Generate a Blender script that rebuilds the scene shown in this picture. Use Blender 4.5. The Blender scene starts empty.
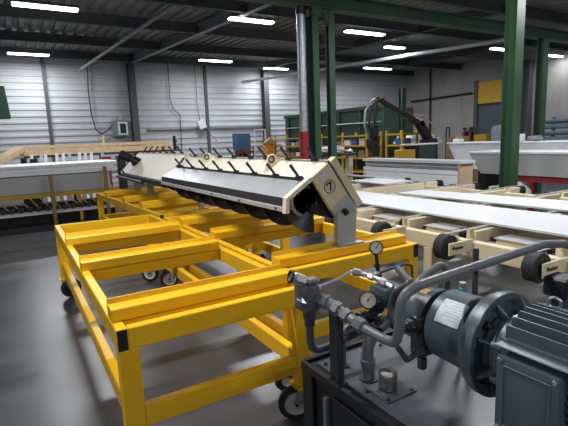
import bpy, bmesh, math, random
from mathutils import Vector, Matrix
random.seed(7)
PI = math.pi
SC = bpy.context.scene
COL = SC.collection

# ------------------------------------------------------------------ helpers
def V(*a): return Vector(a)

def nb(): return bmesh.new()

def box(bm, lo, hi, bev=0.0, seg=1):
    lo = Vector(lo); hi = Vector(hi)
    M = Matrix.Translation((lo + hi) / 2) @ Matrix.Diagonal((*(hi - lo), 1.0))
    r = bmesh.ops.create_cube(bm, size=1.0, matrix=M)
    if bev > 0:
        es = list({e for v in r['verts'] for e in v.link_edges})
        bmesh.ops.bevel(bm, geom=es, offset=bev, segments=seg, profile=0.5, affect='EDGES')

def obox(bm, p0, p1, w, h, up=(0, 0, 1), bev=0.0):
    """a bar of section w (sideways) x h (along up) from p0 to p1"""
    p0 = Vector(p0); p1 = Vector(p1); d = p1 - p0; L = d.length; d.normalize()
    up = Vector(up); s = d.cross(up); s.normalize(); u = s.cross(d); u.normalize()
    R = Matrix((d, s, u)).transposed().to_4x4()
    M = Matrix.Translation((p0 + p1) / 2) @ R @ Matrix.Diagonal((L, w, h, 1.0))
    r = bmesh.ops.create_cube(bm, size=1.0, matrix=M)
    if bev > 0:
        es = list({e for v in r['verts'] for e in v.link_edges})
        bmesh.ops.bevel(bm, geom=es, offset=bev, segments=1, profile=0.5, affect='EDGES')

def frame_of(d):
    d = Vector(d).normalized()
    a = Vector((0, 0, 1)) if abs(d.z) < 0.9 else Vector((1, 0, 0))
    s = d.cross(a).normalized(); u = s.cross(d).normalized()
    return d, s, u

def lathe(bm, p0, axis, prof, n=24, phase=0.0):
    """prof: (distance along axis, radius)"""
    d, s, u = frame_of(axis); p0 = Vector(p0)
    rings = []
    for t, r in prof:
        if r <= 1e-6:
            rings.append([bm.verts.new(p0 + d * t)])
        else:
            rings.append([bm.verts.new(p0 + d * t + s * (r * math.cos(phase + 2 * PI * k / n)) + u * (r * math.sin(phase + 2 * PI * k / n))) for k in range(n)])
    for a, b in zip(rings, rings[1:]):
        if len(a) == 1 and len(b) == 1: continue
        for k in range(n):
            if len(a) == 1: bm.faces.new((a[0], b[(k + 1) % n], b[k]))
            elif len(b) == 1: bm.faces.new((a[k], a[(k + 1) % n], b[0]))
            else: bm.faces.new((a[k], a[(k + 1) % n], b[(k + 1) % n], b[k]))
    if len(rings[0]) > 1: bm.faces.new(rings[0][::-1])
    if len(rings[-1]) > 1: bm.faces.new(rings[-1])

def cyl(bm, p0, p1, r, n=16, r1=None, bev=0.0, phase=0.0):
    p0 = Vector(p0); p1 = Vector(p1); L = (p1 - p0).length
    r1 = r if r1 is None else r1
    if bev > 0:
        prof = [(0, 0), (0, r - bev), (bev, r), (L - bev, r1), (L, r1 - bev), (L, 0)]
    else:
        prof = [(0, 0), (0, r), (L, r1), (L, 0)]
    lathe(bm, p0, p1 - p0, prof, n, phase)

def hexnut(bm, p0, p1, r): cyl(bm, p0, p1, r, 6, bev=r * 0.12)

def fillet(pts, rad, k=6):
    pts = [Vector(p) for p in pts]
    out = [pts[0]]
    for a, b, c in zip(pts, pts[1:], pts[2:]):
        d0 = (a - b); d1 = (c - b); l0 = d0.length; l1 = d1.length
        d0.normalize(); d1.normalize()
        ang = d0.angle(d1)
        if ang > PI - 0.02: out.append(b); continue
        t = min(rad / math.tan(ang / 2), l0 * 0.49, l1 * 0.49)
        q0 = b + d0 * t; q1 = b + d1 * t
        for i in range(k + 1):
            f = i / k
            out.append(q0 * (1 - f) ** 2 + b * (2 * f * (1 - f)) + q1 * f ** 2)
    out.append(pts[-1])
    return out

def tube(bm, pts, r, n=12, fil=0.0):
    pts = fillet(pts, fil) if fil > 0 else [Vector(p) for p in pts]
    d, s, u = frame_of(pts[1] - pts[0])
    rings = []
    for i, p in enumerate(pts):
        if i == 0: t = pts[1] - pts[0]
        elif i == len(pts) - 1: t = pts[-1] - pts[-2]
        else: t = (pts[i + 1] - pts[i]).normalized() + (pts[i] - pts[i - 1]).normalized()
        t.normalize()
        s = (s - t * s.dot(t)).normalized(); u = t.cross(s)
        rings.append([bm.verts.new(p + s * (r * math.cos(2 * PI * k / n)) + u * (r * math.sin(2 * PI * k / n))) for k in range(n)])
    for a, b in zip(rings, rings[1:]):
        for k in range(n): bm.faces.new((a[k], a[(k + 1) % n], b[(k + 1) % n], b[k]))
    bm.faces.new(rings[0][::-1]); bm.faces.new(rings[-1])

def prism(bm, poly, axis, a, b):
    """poly: 2D points; axis 'x' -> (y,z), 'y' -> (x,z), 'z' -> (x,y); extruded from a to b"""
    def mk(p, t):
        if axis == 'x': return (t, p[0], p[1])
        if axis == 'y': return (p[0], t, p[1])
        return (p[0], p[1], t)
    A = [bm.verts.new(mk(p, a)) for p in poly]; B = [bm.verts.new(mk(p, b)) for p in poly]
    n = len(poly)
    bm.faces.new(A); bm.faces.new(B[::-1])
    for k in range(n): bm.faces.new((A[k], B[k], B[(k + 1) % n], A[(k + 1) % n]))

def torus(bm, c, axis, R, r, n=28, m=8):
    d, s, u = frame_of(axis); c = Vector(c)
    rings = []
    for i in range(n):
        a = 2 * PI * i / n; e = s * math.cos(a) + u * math.sin(a)
        rings.append([bm.verts.new(c + e * (R + r * math.cos(2 * PI * j / m)) + d * (r * math.sin(2 * PI * j / m))) for j in range(m)])
    for i in range(n):
        a, b = rings[i], rings[(i + 1) % n]
        for j in range(m): bm.faces.new((a[j], b[j], b[(j + 1) % m], a[(j + 1) % m]))

def top_of(o):
    while o.parent: o = o.parent
    return o

def obj(name, bm, mat, parent=None, smooth=True, local=False):
    if parent and not local:
        bmesh.ops.translate(bm, verts=bm.verts, vec=-top_of(parent).location)
    bmesh.ops.recalc_face_normals(bm, faces=bm.faces)
    me = bpy.data.meshes.new(name); bm.to_mesh(me); bm.free()
    if smooth:
        me.shade_smooth(); me.set_sharp_from_angle(angle=math.radians(35))
    o = bpy.data.objects.new(name, me); COL.objects.link(o)
    me.materials.append(mat)
    if parent: o.parent = parent
    return o

def tag(o, label, cat, group=None, kind=None):
    o['label'] = label; o['category'] = cat
    if group: o['group'] = group
    if kind: o['kind'] = kind
    return o

def thing(name, label, cat, loc=(0, 0, 0), group=None):
    o = bpy.data.objects.new(name, None); COL.objects.link(o)
    o.location = loc; o.empty_display_size = 0.1
    return tag(o, label, cat, group)

def single(name, bm, mat, label, cat, group=None, kind=None, smooth=True):
    return tag(obj(name, bm, mat, None, smooth), label, cat, group, kind)

def struct(name, bm, mat, smooth=False):
    o = obj(name, bm, mat, None, smooth); o['kind'] = 'structure'; return o

def copy_tree(o, parent=None):
    c = o.copy(); COL.objects.link(c)
    if parent: c.parent = parent
    for ch in list(o.children): copy_tree(ch, c)
    return c

# ------------------------------------------------------------------ materials
def mat(name, col, rough=0.5, metal=0.0, var=0.08, scale=6.0, bump=0.0, bscale=40.0, spec=0.5, coat=0.0):
    m = bpy.data.materials.new(name); m.use_nodes = True
    nt = m.node_tree; b = nt.nodes['Principled BSDF']
    b.inputs['Roughness'].default_value = rough; b.inputs['Metallic'].default_value = metal
    b.inputs['Specular IOR Level'].default_value = spec
    b.inputs['Coat Weight'].default_value = coat
    tc = nt.nodes.new('ShaderNodeTexCoord')
    n = nt.nodes.new('ShaderNodeTexNoise'); n.inputs['Scale'].default_value = scale; n.inputs['Detail'].default_value = 5
    nt.links.new(tc.outputs['Object'], n.inputs['Vector'])
    r = nt.nodes.new('ShaderNodeValToRGB')
    r.color_ramp.elements[0].position = 0.3; r.color_ramp.elements[1].position = 0.7
    r.color_ramp.elements[0].color = (*[c * (1 - var) for c in col], 1)
    r.color_ramp.elements[1].color = (*[min(1, c * (1 + var)) for c in col], 1)
    nt.links.new(n.outputs['Fac'], r.inputs['Fac']); nt.links.new(r.outputs['Color'], b.inputs['Base Color'])
    if bump > 0:
        n2 = nt.nodes.new('ShaderNodeTexNoise'); n2.inputs['Scale'].default_value = bscale
        nt.links.new(tc.outputs['Object'], n2.inputs['Vector'])
        bp = nt.nodes.new('ShaderNodeBump'); bp.inputs['Strength'].default_value = bump; bp.inputs['Distance'].default_value = 0.01
        nt.links.new(n2.outputs['Fac'], bp.inputs['Height']); nt.links.new(bp.outputs['Normal'], b.inputs['Normal'])
    return m

def emit(name, col, strength):
    m = bpy.data.materials.new(name); m.use_nodes = True
    nt = m.node_tree; b = nt.nodes['Principled BSDF']
    b.inputs['Base Color'].default_value = (*col, 1)
    b.inputs['Emission Color'].default_value = (*col, 1); b.inputs['Emission Strength'].default_value = strength
    return m

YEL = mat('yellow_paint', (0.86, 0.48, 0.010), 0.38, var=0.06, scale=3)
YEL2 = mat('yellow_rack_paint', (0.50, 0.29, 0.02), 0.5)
BLK = mat('black_plastic', (0.012, 0.012, 0.013), 0.45)
RUB = mat('black_rubber', (0.02, 0.02, 0.023), 0.65, bump=0.15)
CREAM = mat('cream_paint', (0.72, 0.62, 0.42), 0.42, var=0.04)
CREAM2 = mat('cream_feeder_paint', (0.80, 0.72, 0.57), 0.42, var=0.03)
STEEL = mat('brushed_steel', (0.78, 0.79, 0.81), 0.33, 0.6, var=0.08, scale=2)
GALV = mat('galvanised_steel', (0.42, 0.44, 0.46), 0.42, 0.85, var=0.2, scale=14)
ZINC = mat('zinc_fitting', (0.52, 0.53, 0.54), 0.33, 0.9, var=0.1)
DKST = mat('dark_steel', (0.035, 0.035, 0.038), 0.38, 0.6)
WHEELC = mat('pale_wheel_hub', (0.55, 0.53, 0.46), 0.5)
HYD = mat('blue_grey_enamel', (0.070, 0.096, 0.110), 0.34, var=0.06, bump=0.03, bscale=120)
HYDD = mat('dark_grey_enamel', (0.028, 0.033, 0.038), 0.40, var=0.1)
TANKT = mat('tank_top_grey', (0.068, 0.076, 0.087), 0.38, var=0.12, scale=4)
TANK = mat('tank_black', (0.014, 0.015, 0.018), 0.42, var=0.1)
PIPE = mat('grey_pipe_paint', (0.125, 0.137, 0.147), 0.36, var=0.08)
HOSE = mat('dark_pipe_paint', (0.05, 0.056, 0.062), 0.42, var=0.1)
WHITE = mat('white_board', (0.60, 0.61, 0.63), 0.5, var=0.015, scale=1.5)
PANW = mat('white_panel', (0.80, 0.81, 0.82), 0.5, var=0.05)
PANG = mat('grey_panel_wrap', (0.40, 0.40, 0.39), 0.45, var=0.10, scale=1.2)
PAPER = mat('plate_paper', (0.62, 0.64, 0.66), 0.5, var=0.12, scale=60)
DIAL = mat('dial_face', (0.58, 0.54, 0.44), 0.4, var=0.03)
GREEN = mat('green_steel_paint', (0.026, 0.072, 0.036), 0.40, var=0.15, scale=3)
GREEN2 = mat('green_machine_paint', (0.018, 0.050, 0.034), 0.5, var=0.15)
DGREEN = mat('dark_green_paint', (0.02, 0.05, 0.035), 0.5)
GRYG = mat('grey_green_paint', (0.05, 0.075, 0.08), 0.45)
RED = mat('red_paint', (0.27, 0.010, 0.018), 0.45)
BLUE = mat('blue_paint', (0.045, 0.12, 0.22), 0.5)
TEAL = mat('teal_plastic', (0.02, 0.25, 0.30), 0.4)
WOOD = mat('pine_wood', (0.74, 0.52, 0.30), 0.6, var=0.15, scale=9)
WOODD = mat('chipboard', (0.50, 0.36, 0.22), 0.75, var=0.25, scale=30, bump=0.3)
PURL = mat('grey_purlin', (0.085, 0.09, 0.095), 0.6, var=0.1)
RAFT = mat('pale_roof_steel', (0.24, 0.26, 0.28), 0.5, 0.2, var=0.15)
DECK = mat('roof_deck', (0.23, 0.225, 0.22), 0.55, 0.2, var=0.12)
WALLW = mat('white_sheet_wall', (0.60, 0.615, 0.64), 0.5, var=0.10, scale=0.7)
CONC = mat('concrete_wall', (0.40, 0.385, 0.37), 0.8, var=0.12, scale=0.8)
COLW = mat('grey_wall_column', (0.10, 0.105, 0.115), 0.5)
BELT = mat('grey_belt', (0.30, 0.31, 0.32), 0.55)
BAG = mat('white_plastic_bag', (0.68, 0.69, 0.70), 0.35)
BLUEW = mat('blue_grey_wrap', (0.22, 0.27, 0.33), 0.4)
PURP = mat('purple_plastic', (0.10, 0.06, 0.16), 0.5)
ORANGE = mat('orange_paint', (0.70, 0.30, 0.03), 0.5)
STRIP = mat('blue_grey_strip', (0.10, 0.13, 0.17), 0.35)
BROWN = mat('brown_box', (0.26, 0.17, 0.09), 0.7)
LST = mat('light_steel_paint', (0.46, 0.47, 0.48), 0.4, 0.2, var=0.1)
OLIVE = mat('olive_yellow_paint', (0.22, 0.16, 0.03), 0.5)
TUBEL = emit('lamp_diffuser', (0.93, 0.97, 1.0), 9.0)
SCREEN = mat('dark_screen', (0.02, 0.035, 0.03), 0.2)

def floor_mat():
    m = bpy.data.materials.new('polished_concrete'); m.use_nodes = True
    nt = m.node_tree; b = nt.nodes['Principled BSDF']
    tc = nt.nodes.new('ShaderNodeTexCoord')
    mp = nt.nodes.new('ShaderNodeMapping'); mp.inputs['Scale'].default_value = (0.5, 1.4, 1)
    nt.links.new(tc.outputs['Object'], mp.inputs['Vector'])
    n = nt.nodes.new('ShaderNodeTexNoise'); n.inputs['Scale'].default_value = 1.6; n.inputs['Detail'].default_value = 8; n.inputs['Roughness'].default_value = 0.65
    nt.links.new(mp.outputs['Vector'], n.inputs['Vector'])
    r = nt.nodes.new('ShaderNodeValToRGB')
    r.color_ramp.elements[0].position = 0.25; r.color_ramp.elements[0].color = (0.030, 0.031, 0.033, 1)
    r.color_ramp.elements[1].position = 0.75; r.color_ramp.elements[1].color = (0.080, 0.081, 0.085, 1)
    nt.links.new(n.outputs['Fac'], r.inputs['Fac']); nt.links.new(r.outputs['Color'], b.inputs['Base Color'])
    n2 = nt.nodes.new('ShaderNodeTexNoise'); n2.inputs['Scale'].default_value = 1.6; n2.inputs['Detail'].default_value = 4
    nt.links.new(mp.outputs['Vector'], n2.inputs['Vector'])
    r2 = nt.nodes.new('ShaderNodeMapRange'); r2.inputs['To Min'].default_value = 0.20; r2.inputs['To Max'].default_value = 0.42; b.inputs['Specular IOR Level'].default_value = 0.8
    nt.links.new(n2.outputs['Fac'], r2.inputs['Value']); nt.links.new(r2.outputs['Result'], b.inputs['Roughness'])
    bp = nt.nodes.new('ShaderNodeBump'); bp.inputs['Strength'].default_value = 0.01; bp.inputs['Distance'].default_value = 0.01
    nt.links.new(n2.outputs['Fac'], bp.inputs['Height']); nt.links.new(bp.outputs['Normal'], b.inputs['Normal'])
    return m
FLOOR = floor_mat()

# ------------------------------------------------------------------ camera
cam = bpy.data.cameras.new('camera'); co = bpy.data.objects.new('camera', cam); COL.objects.link(co)
cam.sensor_width = 36.0; cam.lens = 452.3 / 568 * 36.0; cam.clip_start = 0.05; cam.clip_end = 200
p, r, y = math.radians(9.3), math.radians(-2.24), math.radians(30.6)
fw = V(math.sin(y) * math.cos(p), math.cos(y) * math.cos(p), -math.sin(p))
rt = V(math.cos(y), -math.sin(y), 0); up = rt.cross(fw)
rr = rt * math.cos(r) + up * math.sin(r); uu = -rt * math.sin(r) + up * math.cos(r)
co.matrix_world = Matrix.Translation((0, 0, 1.7)) @ Matrix((rr, uu, -fw)).transposed().to_4x4()
SC.camera = co

# ------------------------------------------------------------------ building
XL, XR, YF, YB = -9.0, 20.5, -9.0, 20.0
def zr(Y): return 4.6 + 0.035 * Y          # roof deck height
bm = nb(); box(bm, (XL, YF, -0.1), (XR, YB, 0)); struct('floor', bm, FLOOR)

def corrugated_wall(name, axis, fixed, a, b, z0, z1, mat_, face):
    bm = nb(); pts = []; z = z0; per = 0.25
    while z < z1:
        pts += [(0, z), (0, min(z1, z + per * 0.52)), (0.028, min(z1, z + per * 0.6)), (0.028, min(z1, z + per * 0.92))]; z += per
    pts = [(fixed + face * d, zz) for d, zz in pts]
    back = fixed - face * 0.1
    poly = pts + [(back, z1), (back, z0)]
    prism(bm, poly, 'x' if axis == 'x' else 'y', a, b)
    return struct(name, bm, mat_)
corrugated_wall('wall_back', 'x', YB, XL, XR, 0, zr(YB) + 0.1, WALLW, -1)
bm = nb(); box(bm, (XR, YF, 0), (XR + 0.2, 13.6, zr(YB) + 0.1)); box(bm, (XR, 15.15, 0), (XR + 0.2, YB, zr(YB) + 0.1)); box(bm, (XR, 13.6, 4.1), (XR + 0.2, 15.15, zr(YB) + 0.1))
for yy in (9.0, 11.0, 16.0, 17.2, 18.4):
    box(bm, (XR - 0.012, yy, 0), (XR, yy + 0.05, zr(yy)))
struct('wall_right', bm, CONC)
bm = nb(); box(bm, (XL - 0.2, YF, 0), (XL, YB, zr(YB) + 0.1)); struct('wall_left', bm, WALLW)
bm = nb(); box(bm, (XL, YF - 0.2, 0), (XR, YF, zr(YB) + 0.1)); struct('wall_front', bm, CONC)
# corrugated roof deck (ribs run with the slope)
bm = nb(); pts = []; X = XL; per = 0.30
while X < XR:
    pts += [(X, 0.0), (X + per * 0.45, 0.0), (X + per * 0.55, 0.055), (X + per * 0.9, 0.055)]; X += per
va = [bm.verts.new((x, YF, zr(YF) + d)) for x, d in pts]; vb = [bm.verts.new((x, YB, zr(YB) + d)) for x, d in pts]
for k in range(len(pts) - 1): bm.faces.new((va[k], vb[k], vb[k + 1], va[k + 1]))
struct('ceiling', bm, DECK)
# purlins, rafters, wall posts
k = 0
for yy in (-6.5, -3.7, -0.9, 1.9, 4.6, 7.4, 10.1, 12.9, 16.1, 19.3):
    k += 1; zt = zr(yy)
    bm = nb(); box(bm, (XL, yy - 0.06, zt - 0.03), (XR, yy + 0.06, zt - 0.015)); box(bm, (XL, yy - 0.006, zt - 0.27), (XR, yy + 0.006, zt - 0.03)); box(bm, (XL, yy - 0.06, zt - 0.285), (XR, yy + 0.06, zt - 0.27))
    struct('trim_%d' % k, bm, PURL)
def rafter(x0, x1, y0, y1, off, w, h, m):
    global k; k += 1
    bm = nb(); obox(bm, (x0, y0, zr(y0) - off), (x1, y1, zr(y1) - off), w, 0.02); obox(bm, (x0, y0, zr(y0) - off - h), (x1, y1, zr(y1) - off - h), w, 0.02)
    obox(bm, (x0, y0, zr(y0) - off - h / 2), (x1, y1, zr(y1) - off - h / 2), 0.015, h)
    struct('trim_%d' % k, bm, m)
rafter(5.35, 4.65, 7.2, 19.85, 0.05, 0.16, 0.24, RAFT)
rafter(11.0, 10.9, 7.2, 19.85, 0.03, 0.14, 0.22, PURL)
rafter(16.6, 16.5, 7.2, 19.85, 0.03, 0.14, 0.22, PURL)
rafter(-0.9, -0.9, 7.2, 19.85, 0.05, 0.16, 0.24, PURL)
def hcol(name, x, y, w, d, z0, z1, m, along='y'):
    """H section: flanges face along the given axis"""
    bm = nb(); t = 0.014
    if along == 'y':
        box(bm, (x - w / 2, y - d / 2, z0), (x + w / 2, y - d / 2 + t, z1)); box(bm, (x - w / 2, y + d / 2 - t, z0), (x + w / 2, y + d / 2, z1)); box(bm, (x - t / 2, y - d / 2 + t, z0), (x + t / 2, y + d / 2 - t, z1))
    else:
        box(bm, (x - w / 2, y - d / 2, z0), (x - w / 2 + t, y + d / 2, z1)); box(bm, (x + w / 2 - t, y - d / 2, z0), (x + w / 2, y + d / 2, z1)); box(bm, (x - w / 2 + t, y - t / 2, z0), (x + w / 2 - t, y + t / 2, z1))
    return bm
for x in (4.62, 10.9):
    k += 1; struct('trim_%d' % k, hcol('', x, 19.78, 0.26, 0.34, 0, zr(19.8) - 0.25, COLW), COLW)
k += 1; struct('trim_%d' % k, hcol('', 20.28, 12.35, 0.3, 0.34, 0, zr(12) - 0.25, COLW), COLW)
for x in (1.42, -1.6, 7.9):            # narrow posts that stiffen the sheet wall
    k += 1; bm = nb(); box(bm, (x - 0.06, 19.84, 0), (x + 0.06, 19.955, zr(20) - 0.1)); struct('trim_%d' % k, bm, COLW)
k += 1; bm = nb(); box(bm, (5.2, 19.86, 2.30), (10.75, 19.95, 2.40)); struct('trim_%d' % k, bm, GALV)   # rail along the wall
# roller door in the right wall: guides, yellow curtain rolled half down, pale strips below
bm = nb(); box(bm, (XR - 0.06, 13.62, 3.05), (XR, 15.13, 4.1), 0.0)
for zz in (3.3, 3.55, 3.8): box(bm, (XR - 0.075, 13.62, zz), (XR - 0.06, 15.13, zz + 0.02))
d1 = struct('door_1', bm, mat('yellow_curtain', (0.85, 0.50, 0.01), 0.5))
bm = nb(); box(bm, (XR - 0.12, 15.0, 0), (XR, 15.18, 4.2)); box(bm, (XR - 0.12, 13.5, 0), (XR, 13.66, 4.2)); obj('door_guide', bm, COLW, d1, False)
bm = nb(); box(bm, (XR - 0.09, 13.66, 2.98), (XR - 0.02, 15.0, 3.06)); obj('bottom_bar', bm, BLK, d1, False)
bm = nb()
for j in range(7): box(bm, (XR + 0.02, 13.66 + j * 0.19, 0.0), (XR + 0.03 + 0.012 * (j % 2), 13.66 + j * 0.19 + 0.2, 3.05))
obj('strip_curtain', bm, STRIP, d1, False)

# ------------------------------------------------------------------ hanging roof things
def lamp(name, x, y, L, label, power, light=True):
    z = zr(y) - 0.31
    t = thing(name, label, 'ceiling light', (x, y, z), 'fluorescent lights under the roof')
    bm = nb(); box(bm, (x - L / 2, y - 0.11, z - 0.005), (x + L / 2, y + 0.11, z + 0.05), 0.01); obj('housing', bm, PURL, t, False)
    bm = nb(); box(bm, (x - L / 2 + 0.02, y - 0.10, z - 0.05), (x + L / 2 - 0.02, y + 0.10, z - 0.006), 0.015); obj('diffuser', bm, TUBEL, t, False)
    for s in (-0.4, 0.4):
        bm = nb(); cyl(bm, (x + s * L, y, z + 0.05), (x + s * L, y, zr(y) + 0.03), 0.008, 6); obj('hanger', bm, PURL, t)
    if light:
        ld = bpy.data.lights.new('lamp_light', 'AREA'); ld.shape = 'RECTANGLE'; ld.size = L - 0.05; ld.size_y = 0.19
        ld.energy = power; ld.color = (0.94, 0.97, 1.0)
        lo = bpy.data.objects.new('lamp_light', ld); COL.objects.link(lo); lo.parent = t; lo.location = (0, 0, -0.055)
PW = 105
lamp('ceiling_light', 1.0, 11.3, 1.30, 'nearest fluorescent light above the white panel pack, at the upper left corner', PW)
lamp('ceiling_light', 0.92, 18.4, 1.30, 'far fluorescent light below it, close to the white sheet wall at left', PW)
lamp('ceiling_light', 5.52, 10.55, 1.25, 'fluorescent light hanging just before the pale roof beam, left of the green columns', PW)
lamp('ceiling_light', 7.45, 17.5, 1.42, 'fluorescent light near the back wall above the small white wall box', PW)
lamp('ceiling_light', 9.2, 10.55, 1.45, 'fluorescent light just right of the green column pair', PW)
lamp('ceiling_light', 11.0, 18.8, 1.3, 'dim far fluorescent light above the tall dark wall column', PW * .7)
lamp('ceiling_light', 15.6, 17.0, 1.7, 'far fluorescent light behind the long pale pipe', PW)
lamp('ceiling_light', 19.6, 10.9, 1.3, 'fluorescent light by the concrete wall beyond the two right columns', PW * .2)
lamp('ceiling_light', 11.9, 12.1, 0.9, 'short light half hidden behind the light beside the green column pair', PW * .5)
lamp('ceiling_light', 15.9, 10.75, 1.1, 'small light just left of the thick green column', PW * .6)

def ceiling_row(x, y, pw):             # the same lamps go on behind and above the camera
    lamp('ceiling_light', x, y, 1.4, 'fluorescent light of the rows above and behind the viewer', pw)
for x in (-4.5, 0.5, 5.0, 9.5): ceiling_row(x, 3.2, PW * 1.3)
for x in (-5, 0.0, 5.0, 10.0): ceiling_row(x, -3.5, PW * 1.0)
for x in (14.5, 18.5): ceiling_row(x, 3.2, PW * .6)

bm = nb(); tube(bm, [(3.72, 9.0, 4.82), (2.60, 18.95, 4.55)], 0.055, 10)
single('roof_strut', bm, RAFT, 'pale slanting tube under the roof above the pine planks', 'pipe')
bm = nb(); tube(bm, [(9.65, 19.7, 4.385), (14.3, 6.85, 4.48)], 0.065, 12)
single('roof_pipe', bm, mat('pale_pipe', (0.55, 0.57, 0.60), 0.5), 'long pale pipe under the roof running behind the green columns', 'pipe')

# ------------------------------------------------------------------ green crane steelwork
bm = nb(); yb = 7.1
for lo, hi in (((-3, yb - 0.11, 4.0), (20.2, yb + 0.11, 4.02)), ((-3, yb - 0.11, 4.24), (20.2, yb + 0.11, 4.26)), ((-3, yb - 0.01, 4.02), (20.2, yb + 0.01, 4.24))): box(bm, lo, hi)
single('crane_beam', bm, GREEN, 'long dark green crane beam under the roof carried by the green columns', 'beam')
t = thing('steel_column', 'green steel column in the middle standing beside the galvanised duct', 'column', (4.98, 7.1, 0))
obj('shaft', hcol('', 4.98, 7.12, 0.13, 0.15, 0, 4.0, GREEN, 'y'), GREEN, t, False)
bm = nb(); box(bm, (4.88, 7.0, 3.86), (5.08, 7.24, 3.998)); obj('head_bracket', bm, GREEN, t, False)
t = thing('steel_column', 'slim green steel column just right of the one by the duct', 'column', (5.34, 7.1, 0))
obj('shaft', hcol('', 5.34, 7.1, 0.13, 0.12, 0, 4.0, GREEN, 'y'), GREEN, t, False)
bm = nb(); prism(bm, [(5.28, 3.72), (5.28, 4.0), (5.1, 4.0)], 'y', 7.05, 7.13); obj('head_bracket', bm, GREEN, t, False)
t = thing('steel_column', 'thick green steel column at right rising past the roof beam', 'column', (7.06, 4.55, 0))
obj('shaft', hcol('', 7.06, 4.55, 0.21, 0.20, 0, zr(4.55) - 0.02, GREEN, 'y'), GREEN, t, False)
bm = nb(); box(bm, (6.9, 4.4, 0), (7.22, 4.7, 0.025)); obj('base_plate', bm, GREEN, t, False)
t = thing('steel_column', 'distant green column under the far end of the crane beam', 'column', (12.2, 7.05, 0))
obj('shaft', hcol('', 12.2, 7.05, 0.2, 0.2, 0, 4.0, GREEN, 'y'), GREEN, t, False)
t = thing('steel_column', 'dark grey column standing between duct and green column', 'column', (4.89, 7.3, 0))
bm = nb(); box(bm, (4.84, 7.24, 0), (4.95, 7.36, 4.0)); obj('shaft', bm, GRYG, t, False)
t = thing('steel_column', 'short dark green post rising behind the lifter arm', 'column', (10.6, 10.45, 0))
obj('shaft', hcol('', 10.60, 10.45, 0.16, 0.16, 0, 3.1, DGREEN, 'y'), DGREEN, t, False)
bm = nb(); box(bm, (10.5, 10.35, 0), (10.72, 10.55, 0.025)); obj('base_plate', bm, DGREEN, t, False)
t = thing('duct_pipe', 'upright galvanised duct with a red lower part by the green columns', 'pipe', (4.73, 7.15, 0))
bm = nb(); cyl(bm, (4.73, 7.15, 1.82), (4.73, 7.15, 3.9), 0.078, 20); obj('galvanised_duct', bm, GALV, t)
bm = nb(); cyl(bm, (4.73, 7.15, 0), (4.73, 7.15, 1.82), 0.084, 20); obj('red_sleeve', bm, RED, t)
bm = nb(); cyl(bm, (4.73, 7.15, 3.88), (4.73, 7.15, 4.0), 0.085, 20); obj('collar', bm, DKST, t)

# ------------------------------------------------------------------ yellow carts
def caster(parent, x, y, z1, rot):
    """swivel caster under (x,y); z1 = plate height"""
    R = 0.11; cz = R + 0.002
    d = V(math.cos(rot), math.sin(rot), 0); s = V(-d.y, d.x, 0)
    hub = V(x, y, 0) + d * 0.045; hub.z = cz
    bm = nb(); box(bm, (x - 0.055, y - 0.045, z1 - 0.012), (x + 0.055, y + 0.045, z1)); c = obj('caster', bm, ZINC, parent, False, True)
    bm = nb()
    for q in (-0.028, 0.028):
        obox(bm, V(x, y, z1 - 0.012) + s * q, hub + s * q, 0.006, 0.05, up=tuple(d))
    cyl(bm, (x, y, z1 - 0.03), (x, y, z1 - 0.012), 0.032, 14)
    obj('fork', bm, ZINC, c, True, True)
    bm = nb(); lathe(bm, hub - s * 0.02, s, [(0, 0.074), (0.0, 0.092), (0.006, R), (0.034, R), (0.04, 0.092), (0.04, 0.074), (0.0, 0.074)], 28); obj('tyre', bm, RUB, c, True, True)
    bm = nb(); lathe(bm, hub - s * 0.018, s, [(0, 0), (0, 0.02), (0.006, 0.03), (0.01, 0.06), (0.0, 0.076), (0.036, 0.076), (0.026, 0.06), (0.03, 0.03), (0.036, 0.02), (0.036, 0)], 24); obj('wheel', bm, WHEELC, c, True, True)
    bm = nb(); cyl(bm, hub - s * 0.036, hub + s * 0.036, 0.01, 8); obj('axle', bm, DKST, c, True, True)

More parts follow.
